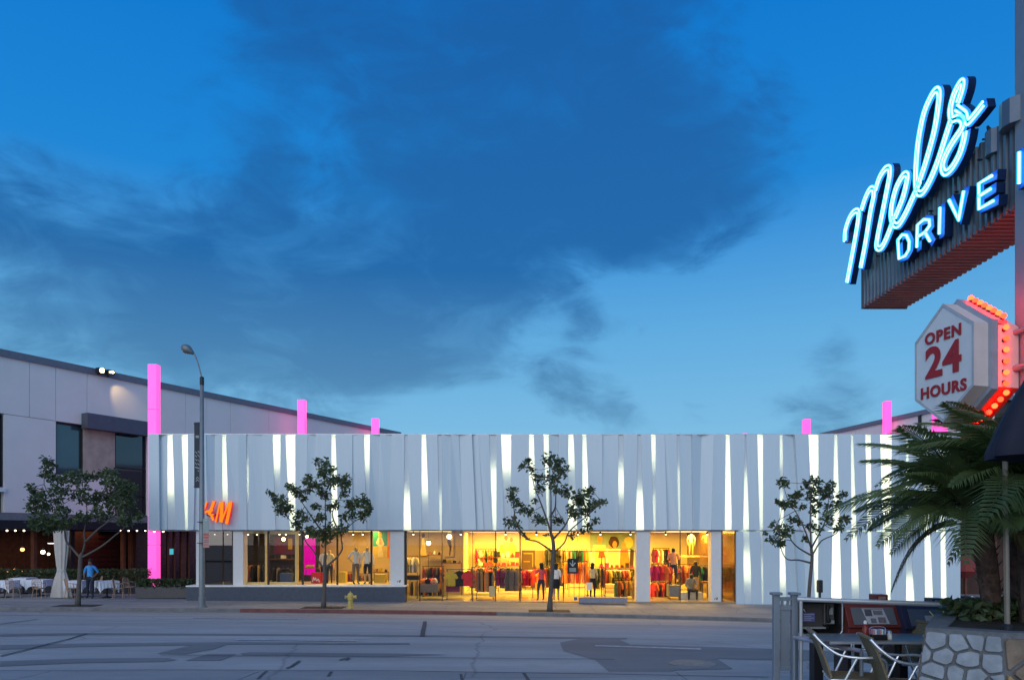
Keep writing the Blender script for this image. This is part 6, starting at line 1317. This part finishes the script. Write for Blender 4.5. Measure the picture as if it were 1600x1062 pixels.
def palm(label, bx, by, lean, h, nf, seed, tr=.115):
    r = random.Random(seed); t = thing('palm_tree', label, 'palm', (bx, by, .98), 0, 'feathery palms in the stone planter'); P = smooth_path([(0, 0, -.05), (lean[0]*.4, lean[1]*.4, h*.5), (lean[0], lean[1], h)], 8)
    g = MB(); g.tube(P, [tr*(.85+.25*i/len(P)) for i in range(len(P))], 12); partl('trunk', g, PT, t)
    g = MB()
    for i in range(int(h*95)):
        f = r.random(); p = P[int(f*(len(P)-1))]; a = r.uniform(0, 6.28); d = Vector((math.cos(a), math.sin(a), 0)); b0 = p+d*tr*.9; w = d.cross(Vector((0, 0, 1)))*.022
        g.poly([b0-w, b0+w, b0+d*.06+Vector((0, 0, .07))]); g.poly([b0+w*1., b0-w, b0+d*.02-Vector((0, 0, .03))])
    o = partl('leaf_scars', g, PT, t); o['kind'] = 'stuff'
    for i in range(nf):
        a = i*2.39996+r.uniform(-.2, .2); f = i/nf; el = R(80-92*f**.9+r.uniform(-9, 9)); me = FM[i % 6] if i < nf-2 else FMD
        o = bpy.data.objects.new('frond', me); COL.objects.link(o); o.parent = t; o.location = (lean[0]+.05*math.cos(a), lean[1]+.05*math.sin(a), h-.02-.12*f)
        o.rotation_euler = (r.uniform(-.25, .25), -el*.75, a); s = r.uniform(.78, 1.05); o.scale = (s, s*r.uniform(.8, 1.1), s)
palm('tall feathery palm with rough brown trunk at the right edge', 4.58, 6.45, (-.03, -.05), 1.22, 40, 3, .13)
palm('leaning palm with fronds reaching over the blue news box', 4.40, 6.72, (-.22, -.10), 1.02, 32, 8, .09)
palm('palm behind the umbrella with a crown in front of the sign', 4.78, 6.9, (-.05, .05), 1.38, 30, 12, .10)
# thin tan post and folded umbrella
p = PX(1574, 995, 5.95); po = thing('tan_post', 'thin tan metal post standing in the planter', 'post', (p.x, p.y, 1.0)); part('shaft', MB().tube([(p.x, p.y, .99), PX(1570, 700, 5.95)], .021, 8), mat('tan_metal', (.24, .20, .16), .5, .2), po); part('collar', MB().lathe([(.04, 0), (.04, .03), (.025, .05)], (p.x, p.y, 1.008)), DARKM, po)
um = thing('patio_umbrella', 'half-folded dark navy patio umbrella at the right edge', 'umbrella', (3.72, 5.0, 0)); g = MB(); seg = 32; rings = [(.405, 2.305), (.40, 2.36), (.33, 2.55), (.24, 2.74), (.11, 3.0), (.03, 3.15)]
for r_, z in rings:
    for j in range(seg): a = 2*math.pi*j/seg; q = r_*(1+.10*math.cos(8*a)); g.v.append((q*math.cos(a), q*math.sin(a), z))
for i in range(len(rings)-1):
    for j in range(seg): j2 = (j+1) % seg; g.f.append((i*seg+j, i*seg+j2, (i+1)*seg+j2, (i+1)*seg+j)); g.m.append(0)
partl('canopy', g, mat('navy_canvas', (.016, .016, .03), .8), um, smooth=True); partl('pole', MB().tube([(0, 0, 0), (0, 0, 3.2)], .022, 8), DARKM, um); partl('base', MB().lathe([(.25, 0), (.25, .06), (.05, .1)]), DARKM, um)
